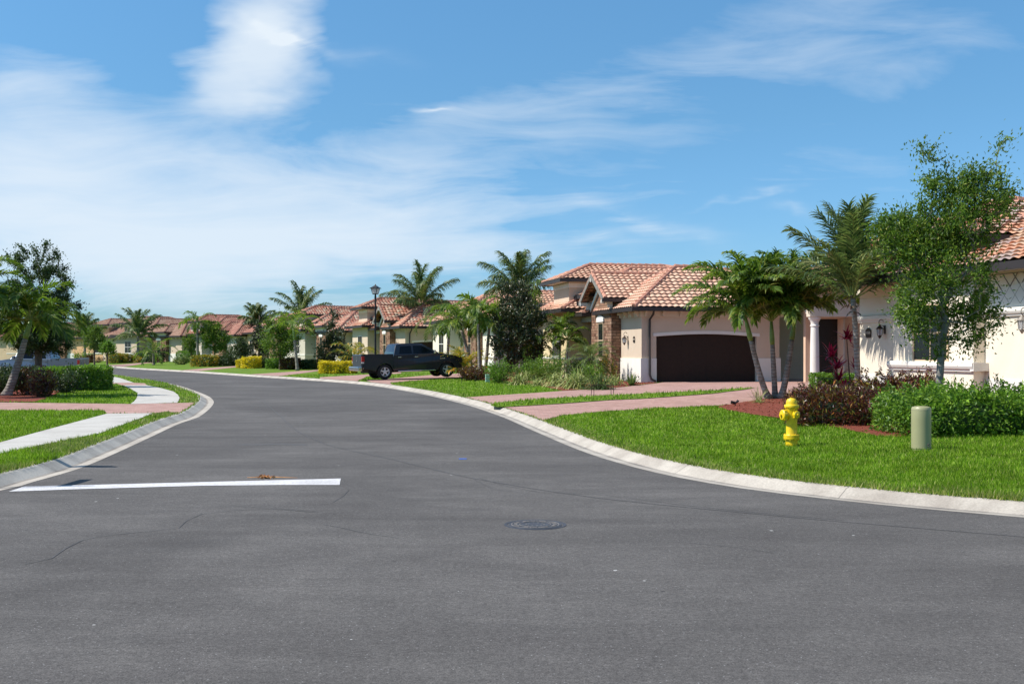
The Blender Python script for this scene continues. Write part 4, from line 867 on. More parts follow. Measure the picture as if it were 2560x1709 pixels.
palm('areca_palm', 'low palm before the arch of the far garage', PD(384, 120), 1.3, (0, 0), 1, .15, .12, 0, 14, 2.6, .6, .06, seed=123, droop=1.9, nl=26)
# hedges along the far beds
def hedge_at(name, lab, x0, x1, ybase, H, W_, leaf, seed, n=1500, ls=.14, rz=-20, grp=None, rough=.08, D0=None):
    xm = (x0 + x1) / 2; p = GP(xm, ybase) if D0 is None else PD(xm, D0); L_ = (x1 - x0) * p[1] / FPX
    return hedge(name, lab, (p[0], p[1] + W_ / 2, p[2]), R(rz), L_, W_, H * .72, leaf, n, ls, grp, seed, rough=rough)
hedge_at('yellow_hedge', 'long bright yellow hedge beside the pickup tailgate', 797, 886, 934.0, 1.05, 1.2, 'yellow_leaf', 301, 5200, .12, -6)
hedge_at('yellow_hedge', 'shorter bright yellow hedge with green neighbours by the far driveway', 604, 642, 921, 1.3, 1.3, 'yellow_leaf', 302, 2600, .14)
hedge_at('yellow_hedge', 'small rounded yellow bush at the driveway side of the far yellow hedge', 592, 606, 920, 1.0, .8, 'yellow_leaf', 312, 900, .14)
hedge_at('green_shrub', 'dull green rounded bush next to the shorter yellow hedge', 641, 668, 919.5, 1.05, 1.2, 'dark_leaf', 303, 1800, .14)
hedge_at('green_shrub', 'bright green ball bush under the round oak', 666, 700, 922, 1.15, 1.2, 'hedge_leaf', 304, 2200, .14)
hedge_at('croton_hedge', 'dark red brown croton hedge in front of the slim grey palm trunk', 702, 742, 924, 1.2, 1.2, 'croton_leaf', 305, 2400, .15)
hedge_at('croton_hedge', 'dark shrubs before the arched stone window', 745, 792, 923, 1.0, 1.0, 'dark_leaf', 306, 2000, .14)
hedge_at('croton_hedge', 'olive clipped hedge below the dense round tree', 476, 536, 916.5, 1.45, 1.6, 'orange_leaf', 307, 2400, .17)
hedge_at('croton_hedge', 'dark green clipped hedge running to the white garage pier', 534, 582, 915, 1.3, 1.5, 'dark_leaf', 308, 1800, .17)
hedge_at('yellow_hedge', 'yellow topped green hedge before the single garage villa', 441, 488, 907, 1.9, 2.0, 'hedge_leaf', 309, 2600, .17)
hedge_at('croton_hedge', 'olive brown clipped hedge before the orange walls', 265, 308, 908, 1.6, 2.0, 'orange_leaf', 310, 2200, .18)
for i, (x, yb, rx, h, le, lab) in enumerate([(353, 905, 1.3, 1.7, 'hedge_leaf', 'round grey green bush between the far palm trunks'), (400, 905, 1.7, 2.0, 'dark_leaf', 'round dark bush beside the far garage arch'), (372, 906, 1.2, 1.5, 'dark_leaf', 'dark clump under the low far palm'), (325, 907, 1.6, 1.0, 'orange_leaf', 'low olive bush before the orange pillars'),
        (210, 906, 1.5, 1.6, 'hedge_leaf', 'green bush by the far cream wall'), (232, 906, 1.8, 1.0, 'croton_leaf', 'dark red bush under the far round tree'), (455, 911, 1.0, .9, 'variegated_leaf', 'pale grass tuft at the olive hedge'), (520, 893, 1.6, 2.4, 'croton_leaf', 'red leaved bush behind the dense round tree'), (575, 910, 1.2, 2.0, 'dark_leaf', 'blue green bush at the white garage pier')]):
    shrub('green_shrub', lab, GP(x, yb), rx, rx * .8, h, le, 1300, .20, seed=330 + i)

# left side of the street
D0 = 38.0
palm('christmas_palm', 'leaning palm with green crownshaft over the dark bed by the brick path', (AT(15, D0), D0, .10), rows_m(845, D0) - .1, ((64 - 15) * D0 / FPX, 0), .85, .15, .085, .75, 16, 1.95, .62, .055, seed=140, droop=2.3, nl=40, group='palms over the dark bed', e0=(85, 0))
palm('christmas_palm', 'palm mostly outside the picture, only fronds reaching in over the bed', (AT(-75, D0 - 1), D0 - 1, .10), 3.1, (0, 0), 1, .14, .085, .7, 15, 2.1, .62, .055, seed=141, droop=2.0, nl=38, group='palms over the dark bed')
D0 = 47; B = lambda x, y, rx, rz_, ry=1.4, dy=0, wt=1.0: bl(x, y, rx, ry, rz_, dy=dy, wt=wt, D0_=47, x0=95)
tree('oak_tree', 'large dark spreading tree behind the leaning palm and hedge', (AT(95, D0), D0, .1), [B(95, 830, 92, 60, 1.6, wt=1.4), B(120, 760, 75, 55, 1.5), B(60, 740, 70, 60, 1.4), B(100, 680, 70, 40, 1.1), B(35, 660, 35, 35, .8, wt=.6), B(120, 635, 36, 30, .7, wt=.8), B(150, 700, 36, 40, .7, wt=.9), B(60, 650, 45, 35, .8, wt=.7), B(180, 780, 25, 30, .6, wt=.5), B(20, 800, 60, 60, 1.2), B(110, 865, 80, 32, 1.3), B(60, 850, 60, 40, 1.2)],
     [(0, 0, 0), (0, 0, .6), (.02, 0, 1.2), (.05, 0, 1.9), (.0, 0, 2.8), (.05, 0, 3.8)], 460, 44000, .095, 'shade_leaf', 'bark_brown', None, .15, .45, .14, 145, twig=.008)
def left_hedge(lab, x0, x1, D0, W_, H, leaf, n, ls, seed, rz=0, name='hedge'):
    L_ = (x1 - x0) * D0 / FPX; return hedge(name, lab, (AT((x0 + x1) / 2, D0), D0 + W_ / 2, .105), R(rz), L_, W_, H, leaf, n, ls, None, seed, rough=.06, aspect=.55)
left_hedge('glossy clipped green hedge in front of the silver pickup bed', 92, 232, 43.0, 2.4, .90, 'hedge_leaf', 9500, .11, 151)
left_hedge('dark clipped hedge running out of frame below the leaning palm', -120, 110, 43.5, 2.0, .84, 'dark_leaf', 6500, .11, 152)
shrub('croton_shrub', 'yellow tipped dark croton at the edge of the brick path', (AT(108, 37.2), 37.2, .105), .62, .5, 1.0, 'croton_leaf', 1900, .11, seed=153, aspect=.35, upright=.9)
shrub('croton_shrub', 'dark croton standing behind the palm foot', (AT(62, 38.6), 38.9, .105), .7, .5, 1.05, 'croton_leaf', 1800, .11, seed=154, aspect=.35, upright=.9)
shrub('croton_shrub', 'dark low bush at the corner of the glossy hedge', (AT(160, 41.0), 41.0, .105), .75, .6, 1.0, 'dark_leaf', 1900, .10, seed=155)
shrub('croton_shrub', 'dark bush at the picture edge before the palm foot', (AT(-15, 38.0), 38.6, .105), .9, .6, 1.1, 'dark_leaf', 2000, .10, seed=156)
# ------------------------------------------------------------------ roofs
TP, TR = 0.30, 0.29
def facet(mb, e0, e1, r1, r0, ns=6, mat=0):
    """one tiled roof plane: eave e0-e1, ridge r0-r1; pan tiles in rows with stepped edges"""
    e0, e1, r0, r1 = (np.array(p, float) for p in (e0, e1, r0, r1))
    U = np.linalg.norm(e1 - e0); u = (e1 - e0) / U; q = (r0 - e0) - u * np.dot(r0 - e0, u); Vl = np.linalg.norm(q); v = q / Vl; n = np.cross(u, v)
    a0 = np.dot(r0 - e0, u); a1 = np.dot(r1 - e0, u); nr = max(1, int(round(Vl / TR))); nu = int(math.ceil(U / TP)) * ns; ug = np.linspace(0, math.ceil(U / TP) * TP, nu + 1)
    lines = []
    for k in range(nr):
        va, vb = Vl * k / nr, Vl * (k + 1) / nr
        for vv, h, kk in ((va - .034, .068, k + .01), (min(vb + .02, Vl), .0, k + .99)): lines.append((vv, h, kk))
    V = []; UVs = []
    for vv, h, kk in lines:
        f = min(max(vv / Vl, 0), 1); lo = a0 * f; hi = U + (a1 - U) * f; uu = np.clip(ug, lo, hi); wv = (0.5 + 0.5 * np.cos(2 * np.pi * uu / TP)) ** 0.8
        hh = h + .048 * wv + .006 * np.sin(uu * 1.7 + kk) ; V.append(e0 + uu[:, None] * u + vv * v + hh[:, None] * n); UVs.append(np.column_stack([uu / TP + .5, np.full(len(uu), kk)]))
    m_ = nu + 1; i = np.arange(len(lines) - 1)[:, None] * m_; j = np.arange(nu)[None, :]; F = np.stack([i + j, i + j + 1, i + m_ + j + 1, i + m_ + j], -1).reshape(-1, 4)
    mb.add(np.vstack(V), F, mat, np.vstack(UVs))
def cap(mb, p, q, mat=1, r=.115):
    p, q = np.array(p, float), np.array(q, float); L = np.linalg.norm(q - p); n = max(1, int(round(L / .42))); d_ = (q - p) / n
    for k in range(n): mb.tube([p + d_ * k + (0, 0, .035), p + d_ * (k + 1.06) + (0, 0, .03)], [r * 1.18, r * .86], 8, mat)
def hip(roof, gut, sof, x0, y0, x1, y1, ze, pitch, ns=6, gx0=False, gx1=False, trim=None):
    """hip roof over the eave rectangle; gx0/gx1 turn that end into a gable"""
    W_, D_ = x1 - x0, y1 - y0; g_ = .13
    def gutter(x_0, y_0, x_1, y_1): gut.box(min(x_0, x_1), min(y_0, y_1), ze - .17, max(x_0, x_1), max(y_0, y_1), ze + .012, 0)
    if W_ >= D_ or gx0 or gx1:
        h = D_ / 2; zr = ze + h * pitch; a = (x0 + (0 if gx0 else h), (y0 + y1) / 2, zr); b = (x1 - (0 if gx1 else h), (y0 + y1) / 2, zr)
        facet(roof, (x0, y0, ze), (x1, y0, ze), b, a, ns); facet(roof, (x1, y1, ze), (x0, y1, ze), a, b, ns)
        if not gx0: facet(roof, (x0, y1, ze), (x0, y0, ze), a, a, ns)
        if not gx1: facet(roof, (x1, y0, ze), (x1, y1, ze), b, b, ns)
    else:
        h = W_ / 2; zr = ze + h * pitch; a = ((x0 + x1) / 2, y0 + h, zr); b = ((x0 + x1) / 2, y1 - h, zr)
        facet(roof, (x0, y0, ze), (x1, y0, ze), a, a, ns); facet(roof, (x1, y1, ze), (x0, y1, ze), b, b, ns)
        facet(roof, (x0, y1, ze), (x0, y0, ze), a, b, ns); facet(roof, (x1, y0, ze), (x1, y1, ze), b, a, ns)
    cap(roof, a, b)
    cs = [(x0, y0, ze), (x1, y0, ze), (x1, y1, ze), (x0, y1, ze)]
    if W_ >= D_ or gx0 or gx1: ends = [a, b, b, a]
    else: ends = [a, a, b, b]
    for k, (c, e) in enumerate(zip(cs, ends)):
        if (k in (0, 3) and gx0) or (k in (1, 2) and gx1):
            cap(roof, (c[0] + (.05 if k in (0, 3) else -.05), c[1], c[2]), (e[0] + (.05 if k in (0, 3) else -.05), e[1], e[2]), r=.085); continue
        cap(roof, c, e)
    gutter(x0 - g_, y0 - g_, x1 + g_, y0); gutter(x0 - g_, y1, x1 + g_, y1 + g_)
    if not gx0: gutter(x0 - g_, y0 + .001, x0, y1 - .001)
    if not gx1: gutter(x1, y0 + .001, x1 + g_, y1 - .001)
    if gx0 or gx1: sof.box(x0 + .3, y0 + .002, ze - .13, x1 - .002, y0 + .55, ze - .05, 0); sof.box(x0 + .3, y1 - .55, ze - .13, x1 - .002, y1 - .002, ze - .05, 0)
    else: sof.box(x0 + .002, y0 + .002, ze - .13, x1 - .002, y1 - .002, ze - .05, 0)
    return a, b
def arch_wall(mb, x0, x1, z1, ox0, ox1, sp, rise, y0, y1, mat=0, trim=None, tmat=0, tw=.22, tproud=.03):
    """wall with one opening from the ground up to a low arch"""
    n = 14; a = [(ox0 + (ox1 - ox0) * i / n, sp + rise * math.sin(math.pi * i / n)) for i in range(n + 1)]
    mb.box(x0, y0, -.3, ox0, y1, z1, mat); mb.box(ox1, y0, -.3, x1, y1, z1, mat)
    for i in range(n): mb.prism([a[i], a[i + 1], (a[i + 1][0], z1), (a[i][0], z1)], y0, y1, 'y', mat)
    if trim is not None:
        e = .16; b = [(ox0 - e + (ox1 - ox0 + 2 * e) * i / n, sp + tw + rise * math.sin(math.pi * i / n)) for i in range(n + 1)]; a2 = [(ox0 - e + (ox1 - ox0 + 2 * e) * i / n, sp - .0 + rise * math.sin(math.pi * i / n)) for i in range(n + 1)]
        for i in range(n): trim.prism([a2[i], a2[i + 1], b[i + 1], b[i]], y0 - tproud, y0 + .01, 'y', tmat)
def text_part(txt, size, parent, mat, loc, rot, depth=.004):
    cu = bpy.data.curves.new('digits', 'FONT'); cu.body = txt; cu.size = size; cu.extrude = depth; cu.align_x = 'CENTER'; cu.align_y = 'CENTER'
    o = bpy.data.objects.new('digits', cu); COL.objects.link(o); dg = bpy.context.evaluated_depsgraph_get(); me = bpy.data.meshes.new_from_object(o.evaluated_get(dg)); bpy.data.objects.remove(o)
    p = bpy.data.objects.new('digits', me); me.materials.clear(); me.materials.append(mat); COL.objects.link(p); p.parent = parent; p.location = loc; p.rotation_euler = rot; return p
def plaque(parent, loc, txt, w_=.24, h=.27, lx=True):
    """address plaque on a wall that faces local -x"""
    m_ = MB(); poly = [(-w_/2, -h/2+.03), (-w_/2+.03, -h/2), (w_/2-.03, -h/2), (w_/2, -h/2+.03), (w_/2, h/2-.07), (w_/4, h/2-.03), (0, h/2), (-w_/4, h/2-.03), (-w_/2, h/2-.07)]
    m_.prism([(loc[1] + a, loc[2] + b) for a, b in poly], loc[0] - .03, loc[0], 'x'); pl = m_.build('house_number_plate', MAT['iron_bronze'], parent)
    text_part(txt, h * .36, pl, MAT['digit_cream'], (loc[0] - .034, loc[1], loc[2] - .005), (R(90), 0, R(-90))); return pl
def wall_lamp(parent, loc, s_=1.0, mat='iron_bronze'):
    m_ = MB(); x, y, z = loc; P = []
    for k in range(15):
        a = R(-90 + 270 * k / 14); rr = .10 * s_ * (1 - .03 * k); P.append((x - .11 * s_ - rr * math.cos(a), y, z + .26 * s_ + rr * math.sin(a)))
    m_.tube([(x, y, z + .02), (x - .03 * s_, y, z + .14 * s_)] + [P[0]], .012 * s_, 6); m_.tube(P, .011 * s_, 6)
    m_.box(x - .015, y - .05 * s_, z - .09 * s_, x, y + .05 * s_, z + .16 * s_)
    c = (x - .17 * s_, y); m_.lathe([(.012, .17 * s_), (.03 * s_, .15 * s_), (.105 * s_, .075 * s_), (.125 * s_, .06 * s_), (.11 * s_, .055 * s_)], (c[0], c[1], z), 8)
    for k in range(6):
        a = k * math.pi / 3; m_.tube([(c[0] + .10 * s_ * math.cos(a), c[1] + .10 * s_ * math.sin(a), z + .06 * s_), (c[0] + .075 * s_ * math.cos(a), c[1] + .075 * s_ * math.sin(a), z - .13 * s_), (c[0], c[1], z - .19 * s_)], .008 * s_, 4)
    m_.lathe([(.0, -.24 * s_), (.02 * s_, -.22 * s_), (.05 * s_, -.17 * s_), (.06 * s_, -.14 * s_), (.0, -.135 * s_)], (c[0], c[1], z), 8); m_.tube([(c[0], c[1], z - .14 * s_), (c[0], c[1], z - .02 * s_)], .018 * s_, 6)
    L_ = m_.build('wall_lamp', MAT[mat], parent); g_ = MB(); g_.lathe([(.09 * s_, .055 * s_), (.072 * s_, -.125 * s_)], (c[0], c[1], z), 8); g_.build('lamp_pane', MAT['lamp_glass'], L_); return L_
def window(parent, x, y0, y1, z0, z1, glassm='glass_dark', frame='trim_white', axis='x', bars=1, arch=0.0, sill=True):
    """window in a wall that faces local -x (axis x) or -y (axis y)"""
    f = MB()
    def bx(a0, c0, a1, c1, d0, d1):
        if axis == 'x': f.box(x - d1, a0, c0, x - d0, a1, c1)
        else: f.box(a0, x - d1, c0, a1, x - d0, c1)
    t_ = .06; bx(y0 - t_, z0 - t_, y0, z1 + t_, -.02, .03); bx(y1, z0 - t_, y1 + t_, z1 + t_, -.02, .03); bx(y0, z1, y1, z1 + t_, -.02, .03); bx(y0, z0 - t_, y1, z0, -.02, .03); zm = (z0 + z1) / 2; bx(y0, zm - .025, y1, zm + .025, -.02, .022)
    if bars:
        for k in range(1, bars + 1): ym = y0 + (y1 - y0) * k / (bars + 1); bx(ym - .015, z0, ym + .015, z1, -.02, .018)
    w_ = f.build('window', MAT[frame], parent); p = MB()
    if axis == 'x': p.box(x - .008, y0, z0, x - .002, y1, z1)
    else: p.box(y0, x - .008, z0, y1, x - .002, z1)
    p.build('pane', MAT[glassm], w_)
    if sill:
        s_ = MB(); 
        if axis == 'x': s_.bbox(x - .09, y0 - .14, z0 - .17, x - .001, y1 + .14, z0 - .062, .02)
        else: s_.bbox(y0 - .14, x - .09, z0 - .17, y1 + .14, x - .001, z0 - .062, .02)
        s_.build('sill', MAT[frame], w_)
    if arch:
        a = MB(); n = 10; q = [(y0 - .12, z1 + t_ + .002)] + [(y0 - .12 + (y1 - y0 + .24) * i / n, z1 + t_ + .16 + arch * math.sin(math.pi * i / n)) for i in range(n + 1)] + [(y1 + .12, z1 + t_ + .002)]
        a.prism(q, x - .06, x - .001, axis); a.build('window_head', MAT[frame], w_)
    return w_
def cornice(mb, x0, y0, x1, y1, z, step=.85, proud=.07):
    """band with brackets under the eave of the front (-y) and left (-x) walls"""
    mb.box(x0 - proud, y0 - proud, z - .16, x1, y0 - .001, z + .10); mb.box(x0 - proud, y0, z - .16, x0 - .001, y1, z + .10)
    n = int((x1 - x0) / step)
    for k in range(n + 1): x = x0 + .1 + k * step; mb.box(x, y0 - .30, z - .02, x + .13, y0 - proud - .001, z + .10); mb.box(x + .01, y0 - .20, z - .14, x + .12, y0 - proud - .001, z - .021)
    n = int((y1 - y0) / step)
    for k in range(n + 1): y = y0 + .1 + k * step; mb.box(x0 - .30, y, z - .02, x0 - proud - .001, y + .13, z + .10); mb.box(x0 - .20, y + .01, z - .14, x0 - proud - .001, y + .12, z - .021)
def villa(label, loc, th, tile='tile_mixed', capm='cap_dark', wall='stucco_pink', base='trim_white', door='garage_brown', gable=True, tower=True, ns=5, group=None, detail=2, single=False, number=None, stonem='stone_veneer', back=True, low=1.0, wing=None):
    t = thing('villa', label, 'house', loc, th, group); roof, gut, sof, w_, bs, co, tr, st = (MB() for _ in range(8)); o = .55; ez = 3.47 * low; pt = .67
    hip(roof, gut, sof, -o, -o, 6.9 + o, 5.2 + o, ez, pt, ns)
    if single: arch_wall(w_, 0, 6.9, ez - .10, 2.2, 5.0, 2.05, .38, 0, .25, 0, tr, 0, .26)
    else: arch_wall(w_, 0, 6.9, ez - .10, .72, 5.72, 2.14, .12, 0, .25, 0, tr, 0, .15)
    w_.box(.0, .2501, -.3, 6.9, 5.2, ez - .10)
    gd = MB(); dx0, dx1 = (2.2, 5.0) if single else (.72, 5.72); gd.box(dx0, .16, 0.0, dx1, .2495, 2.5)
    for k in range(4):
        for q in range(4 if not single else 3):
            n_ = 4 if not single else 3; a_, b_ = dx0 + (dx1 - dx0) * q / n_ + .05, dx0 + (dx1 - dx0) * (q + 1) / n_ - .05; gd.box(a_, .155, .06 + k * .57, b_, .1599, .54 + k * .57)
    gd.build('garage_door', MAT[door], t)
    bs.prism([(-.05, 3.09), (-.05, -.05), (dx0 - .001, -.05), (dx0 - .001, -.001), (-.001, -.001), (-.001, 3.09)], -.3, 1.12, 'z'); b2 = MB(); b2.box(dx1 + .001, -.05, -.3, 6.95, -.001, 1.12); b2.build('wall_base', MAT[base], t)
    cornice(co, 0, 0, 6.9, 3.0, ez - .26)
    # stone bay with gable or hip
    gy0, gy1, gz_ = 3.1, 6.6, 4.02
    if gable:
        gp = .60; w0 = (gy1 - gy0) / 2; ym = (gy0 + gy1) / 2; hip(roof, gut, sof, -1.0, gy0 - .5, 6.2, gy1 + .5, gz_, gp, ns, gx0=True)
        st.box(-.5, gy0, -.3, 5.5, gy1, gz_ - .15); st.prism([(gy0, gz_ - .1499), (gy1, gz_ - .1499), (ym, gz_ + w0 * gp + .08)], -.5, -.2, 'x')
        rk = MB(); hh = (w0 + .5)
        for sg in (-1, 1):
            A, B_ = (ym + sg * hh, gz_ - .03), (ym, gz_ + hh * gp - .03); rk.prism([(A[0], A[1]), (B_[0], B_[1]), (B_[0], B_[1] - .22), (A[0], A[1] - .22)], -1.06, -.99, 'x')
        rk.build('barge_board', MAT['bark_grey'], t)
        for sg in (-1, 0, 1):
            y_ = ym + sg * (hh - .35); z_ = gz_ + (hh - abs(y_ - ym)) * gp - .20; tr.box(-1.07, y_ - .06, z_ - .22, -.5, y_ + .06, z_ - .05); tr.box(-.72, y_ - .06, z_ - .42, -.501, y_ + .06, z_ - .221)
        for sg in (-1, 1): A, B_ = (ym + sg * (w0 + .02), gz_ - .28), (ym, gz_ + w0 * gp - .08); tr.prism([A, B_, (B_[0], B_[1] - .25), (A[0], A[1] - .25)], -.56, -.5005, 'x')
    else:
        hip(roof, gut, sof, -1.0, gy0 - .5, 5.5, gy1 + .5, gz_, .5, ns); st.box(-.5, gy0, -.3, 5.5, gy1, gz_ - .55); tr.box(-.6, gy0 - .1, gz_ - .55, 5.4, gy1 + .1, gz_ - .12)
    st.build('stone_bay', MAT[stonem], t)
    window(t, -.5, 4.45, 5.25, 1.15, 2.85, 'glass_dark', 'stucco_tan', 'x', 0, 0); hd_ = MB(); q = [(4.25, 2.93), (5.45, 2.93)] + [(5.45 - 1.2 * i / 8, 3.12 + .16 * math.sin(math.pi * i / 8)) for i in range(9)]; hd_.prism(q, -.58, -.501, 'x'); hd_.build('window_head', MAT['trim_white'], t)
    # main body, tower, wing
    hip(roof, gut, sof, -.5, 6.45, 16, 12.75, 4.46 * low, .5, ns); w_.box(0.05, 6.6, -.3, 15.5, 12.2, 4.3 * low)
    if tower: hip(roof, gut, sof, -1.45, 9.1, 7.5, 13.5, 5.4, .42, ns); w_.box(-.9, 9.6, -.3, 7, 13, 5.3); tr.box(-.93, 9.57, 4.95, 7.03, 13.03, 5.2, 0)
    wg = MB(); hip(roof, gut, sof, -1.6, 8.3, 4.5, 15.5, 3.72, .5, ns); wg.box(-1.05, 8.85, -.3, 4, 15, 3.6); wg.build('side_wing', MAT[wing or wall], t)
    if back: hip(roof, gut, sof, -.2, 13.6, 14, 21.5, 3.5, .45, ns); w_.box(.3, 14.1, -.3, 13.5, 21, 3.4)
    tr.box(-1.09, 8.81, 1.0, 4.03, 15.03, 1.12); window(t, -1.05, 11.0, 12.6, 1.2, 2.8, 'glass_dark', 'trim_white', 'x', 1)
    # connecting recess with low eave
    hip(roof, gut, sof, -.9, 6.7, 3, 9.2, 3.45, .4, ns); sof.box(-.45, 6.9, 3.0, -.3, 8.8, 3.28)
    ds = MB(); ds.tube([(.42, -.50, ez - .16), (.42, -.44, ez - .30), (.36, -.12, ez - .55), (.36, -.10, 2.4), (.36, -.10, 1.25), (.36, -.13, 1.1), (.36, -.13, .35), (.42, -.18, .16), (.62, -.22, .06)], .055, 8); ds.build('downspout', MAT['gutter_brown'], t, smooth='edge')
    w_.build('wall', MAT[wall], t); bs.build('wall_base', MAT[base], t); co.build('cornice', MAT['trim_cream' if wall != 'stucco_cream' else 'trim_white'], t); tr.build('trim', MAT['trim_white'], t)
    roof.build('roof', [MAT[tile], MAT[capm]], t, uv=True); gut.build('gutter', MAT['gutter_brown'], t); sof.build('soffit', MAT['soffit'], t)
    if number: plaque(t, (0, 1.05, 2.02), number, .26, .30)
    if detail > 1: wall_lamp(t, (0, 2.0, 2.0), 1.1)
    return t
def vloc(px_, D): return PD(px_, D)
H1 = villa('pink villa with stone gable and wide brown garage door behind the palm trio', (6.01, 50.1, .235), R(12), 'tile_salmon', 'cap_salmon', 'stucco_pink', ns=6, number='11504', back=False, wing='stucco_yellow')
H1b = villa('pale villa half hidden by the dark magnolia, orange roof peeping over', (-1.2, 72.5, .24), R(16), 'tile_salmon', 'cap_salmon', 'stucco_cream', gable=False, tower=False, detail=1)
H2 = villa('villa with stone gable right behind the street lamp and blue pickup', (AT(1013, 89), 89, .24), R(21), 'tile_mixed', 'cap_dark', 'stucco_pink', number=None)
H3 = villa('grey green villa with arched stone window behind the long yellow hedge', (AT(851, 108), 108, .24), R(27), 'tile_mixed', 'cap_dark', 'stucco_grey', gable=False, tower=True, detail=1)
H3b = villa('villa with pointed gable peeking between the round oak and the slim magnolia', (AT(730, 126), 126, .24), R(31), 'tile_red', 'cap_dark', 'stucco_tan', tower=False, detail=1)
H4 = villa('far red roofed villa with white garage pier behind the blue green bush', (AT(592, 137), 137, .24), R(38), 'tile_red', 'cap_dark', 'stucco_greige', gable=False, detail=1, ns=4)
H5 = villa('far villa with single arched garage door beside the clipped olive hedge', (AT(455, 146), 146, .24), R(50), 'tile_brown', 'cap_dark', 'stucco_pink', gable=False, detail=1, ns=4, single=True, door='garage_wood')
H6 = villa('far orange walled villa with pillars behind the hanging frond coconut palm', (AT(392, 158), 158, .24), R(58), 'tile_brown', 'cap_dark', 'stucco_orange', gable=False, tower=True, detail=1, ns=4, door='garage_orange')
H7 = villa('farthest villa with low brown roofs behind the far round tree', (AT(300, 172), 172, .24), R(62), 'tile_brown', 'cap_dark', 'stucco_orange', gable=False, tower=False, detail=1, ns=4, door='garage_orange')
H8 = villa('cream and stone villa partly hidden by the big dark tree', (AT(205, 168), 168, .24), R(66), 'tile_red', 'cap_dark', 'stucco_tan', gable=True, tower=False, detail=1, ns=4)

# ------------------------------------------------------------------ the cream house with its portico
A = thing('villa', 'cream villa with white mouldings and address plate beside the young oak', 'house', (10.18, 31.6, .235), R(13))
roof, gut, sof, w_, tr, bs, pn = (MB() for _ in range(7)); E = 3.47
hip(roof, gut, sof, -.6, -15.2, 13, .6, E, .42, 7)
w_.box(0, -14.6, -.3, 12, 0, E - .12); w_.box(-.32, -5.62, -.3, -.0005, -2.22, E - .4); w_.box(-.16, -14.6, -.3, -.0004, -9.5, E - .13)
hip(roof, gut, sof, .35, -4.75, 9.5, 2.45, 4.37, .40, 7); w_.box(.9, -4.2, 3.2, 9, 1.9, 4.25)
hip(roof, gut, sof, 5.6, 1.2, 13, 8.0, 3.9, .45, 7); w_.box(6.2, 1.8, -.3, 12.4, 7.4, 3.8)
def mould(mb, x, y0, y1, z, d_=.11, h=.2, ends=True):
    """moulding on the wall that faces -x"""
    prof = [(0, 0), (d_ * .45, 0), (d_ * .5, h * .18), (d_ * .8, h * .30), (d_, h * .55), (d_ * .95, h * .9), (d_ * .6, h), (0, h)]
    mb.prism([(x - a, z + b) for a, b in prof], y0, y1, 'y')
mould(tr, -.001, -2.2, .12, 2.28); mould(tr, -.001, -14.6, -5.64, 2.28); tr.box(-.10, .0, 2.30, 1.0, .10, 2.46)
mould(tr, -.321, -5.74, -2.10, .96, .13, .24); tr.box(-.42, -5.76, .98, -.001, -5.621, 1.18)
w_.build('wall', MAT['stucco_cream'], A); tr.build('moulding', MAT['trim_white'], A)
bs.box(-.04, -2.2, -.3, -.001, .04, .78); bs.build('wall_base', MAT['trim_white'], A); bs = MB(); bs.box(-.04, -9.49, -.3, -.001, -5.64, .78); bs.build('wall_base', MAT['trim_white'], A)
# white upper wall panels with scored diamonds
pn.box(-.012, -2.2, 2.49, -.0008, .0, 2.98); pn.build('wall_panel', MAT['trim_white'], A)
pa = MB(); n = 12; y0_, y1_ = -9.4, -5.8; q = [(y0_, 2.49), (y1_, 2.49), (y1_, 2.80)] + [(y1_ + (y0_ - y1_) * i / n, 2.80 + .28 * math.sin(math.pi * i / n)) for i in range(1, n)] + [(y0_, 2.80)]
pa.prism(q, -.014, -.0008, 'x'); pa.build('wall_panel', MAT['trim_white'], A)
dm = MB()
for k in range(-3, 12):
    for sg in (1, -1):
        a0 = y0_ + k * .36; P = [(-.006, a0, 2.56), (-.006, a0 + sg * .62, 3.28)]
        if all(y0_ + .02 < p[1] < y1_ - .02 for p in P): dm.tube(P, .013, 4)
dm.tube([(-.006, y0_ + .02, 3.28), (-.006, y1_ - .02, 3.28)], .008, 4); dm.tube([(-.006, y1_ - .02, 2.5), (-.006, y1_ - .02, 3.28)], .008, 4); dm.build('scored_lines', MAT['bark_grey'], A)
window(A, -.32, -4.6, -3.2, 1.24, 2.6, 'glass_dark', 'stucco_tan', 'x', 1, 0, sill=False)
plaque(A, (0, -.48, 1.99), '11500', .27, .29); wall_lamp(A, (0, -1.30, 2.03), .95); wall_lamp(A, (0, -7.15, 2.10), 1.05, 'iron_pewter')
roof.build('roof', [MAT['tile_blend'], MAT['cap_salmon']], A, uv=True); gut.build('gutter', MAT['gutter_brown'], A); sof.build('soffit', MAT['soffit'], A)
# entrance portico standing between the two houses
P_ = thing('entry_portico', 'shaded entry portico with white columns, dark door and metal palm ornament', 'portico', (13.2, 47.0, .235), R(3))
c = MB(); c.box(-.33, -.30, 2.95, 3.2, .20, 4.1); 
n = 14; 
for i in range(n):
    a, b = .25 + 5.6 * i / n, .25 + 5.6 * (i + 1) / n; za, zb = (2.95 + .62 * math.sin(math.pi * q / 5.6) ** .6 if 0 < q < 5.6 else 2.95 for q in (a - .25, b - .25)); c.prism([(a, za), (b, zb), (b, 4.1), (a, 4.1)], -.25, .18, 'x')
c.box(-.25, 5.85, 2.95, .18, 6.5, 4.1)
c.build('arched_beam', MAT['trim_cream'], P_)
for y in (0, 6.2):
    k = MB(); k.lathe([(.27, -.3), (.27, .10), (.235, .12), (.235, .22), (.20, .27), (.195, .8), (.185, 1.8), (.165, 2.52), (.195, 2.54), (.195, 2.58), (.165, 2.60), (.17, 2.72), (.23, 2.82), (.26, 2.86), (.26, 2.95), (0, 2.95)], (-.03, y, 0), 20); k.build('column', MAT['trim_white'], P_, smooth='edge')
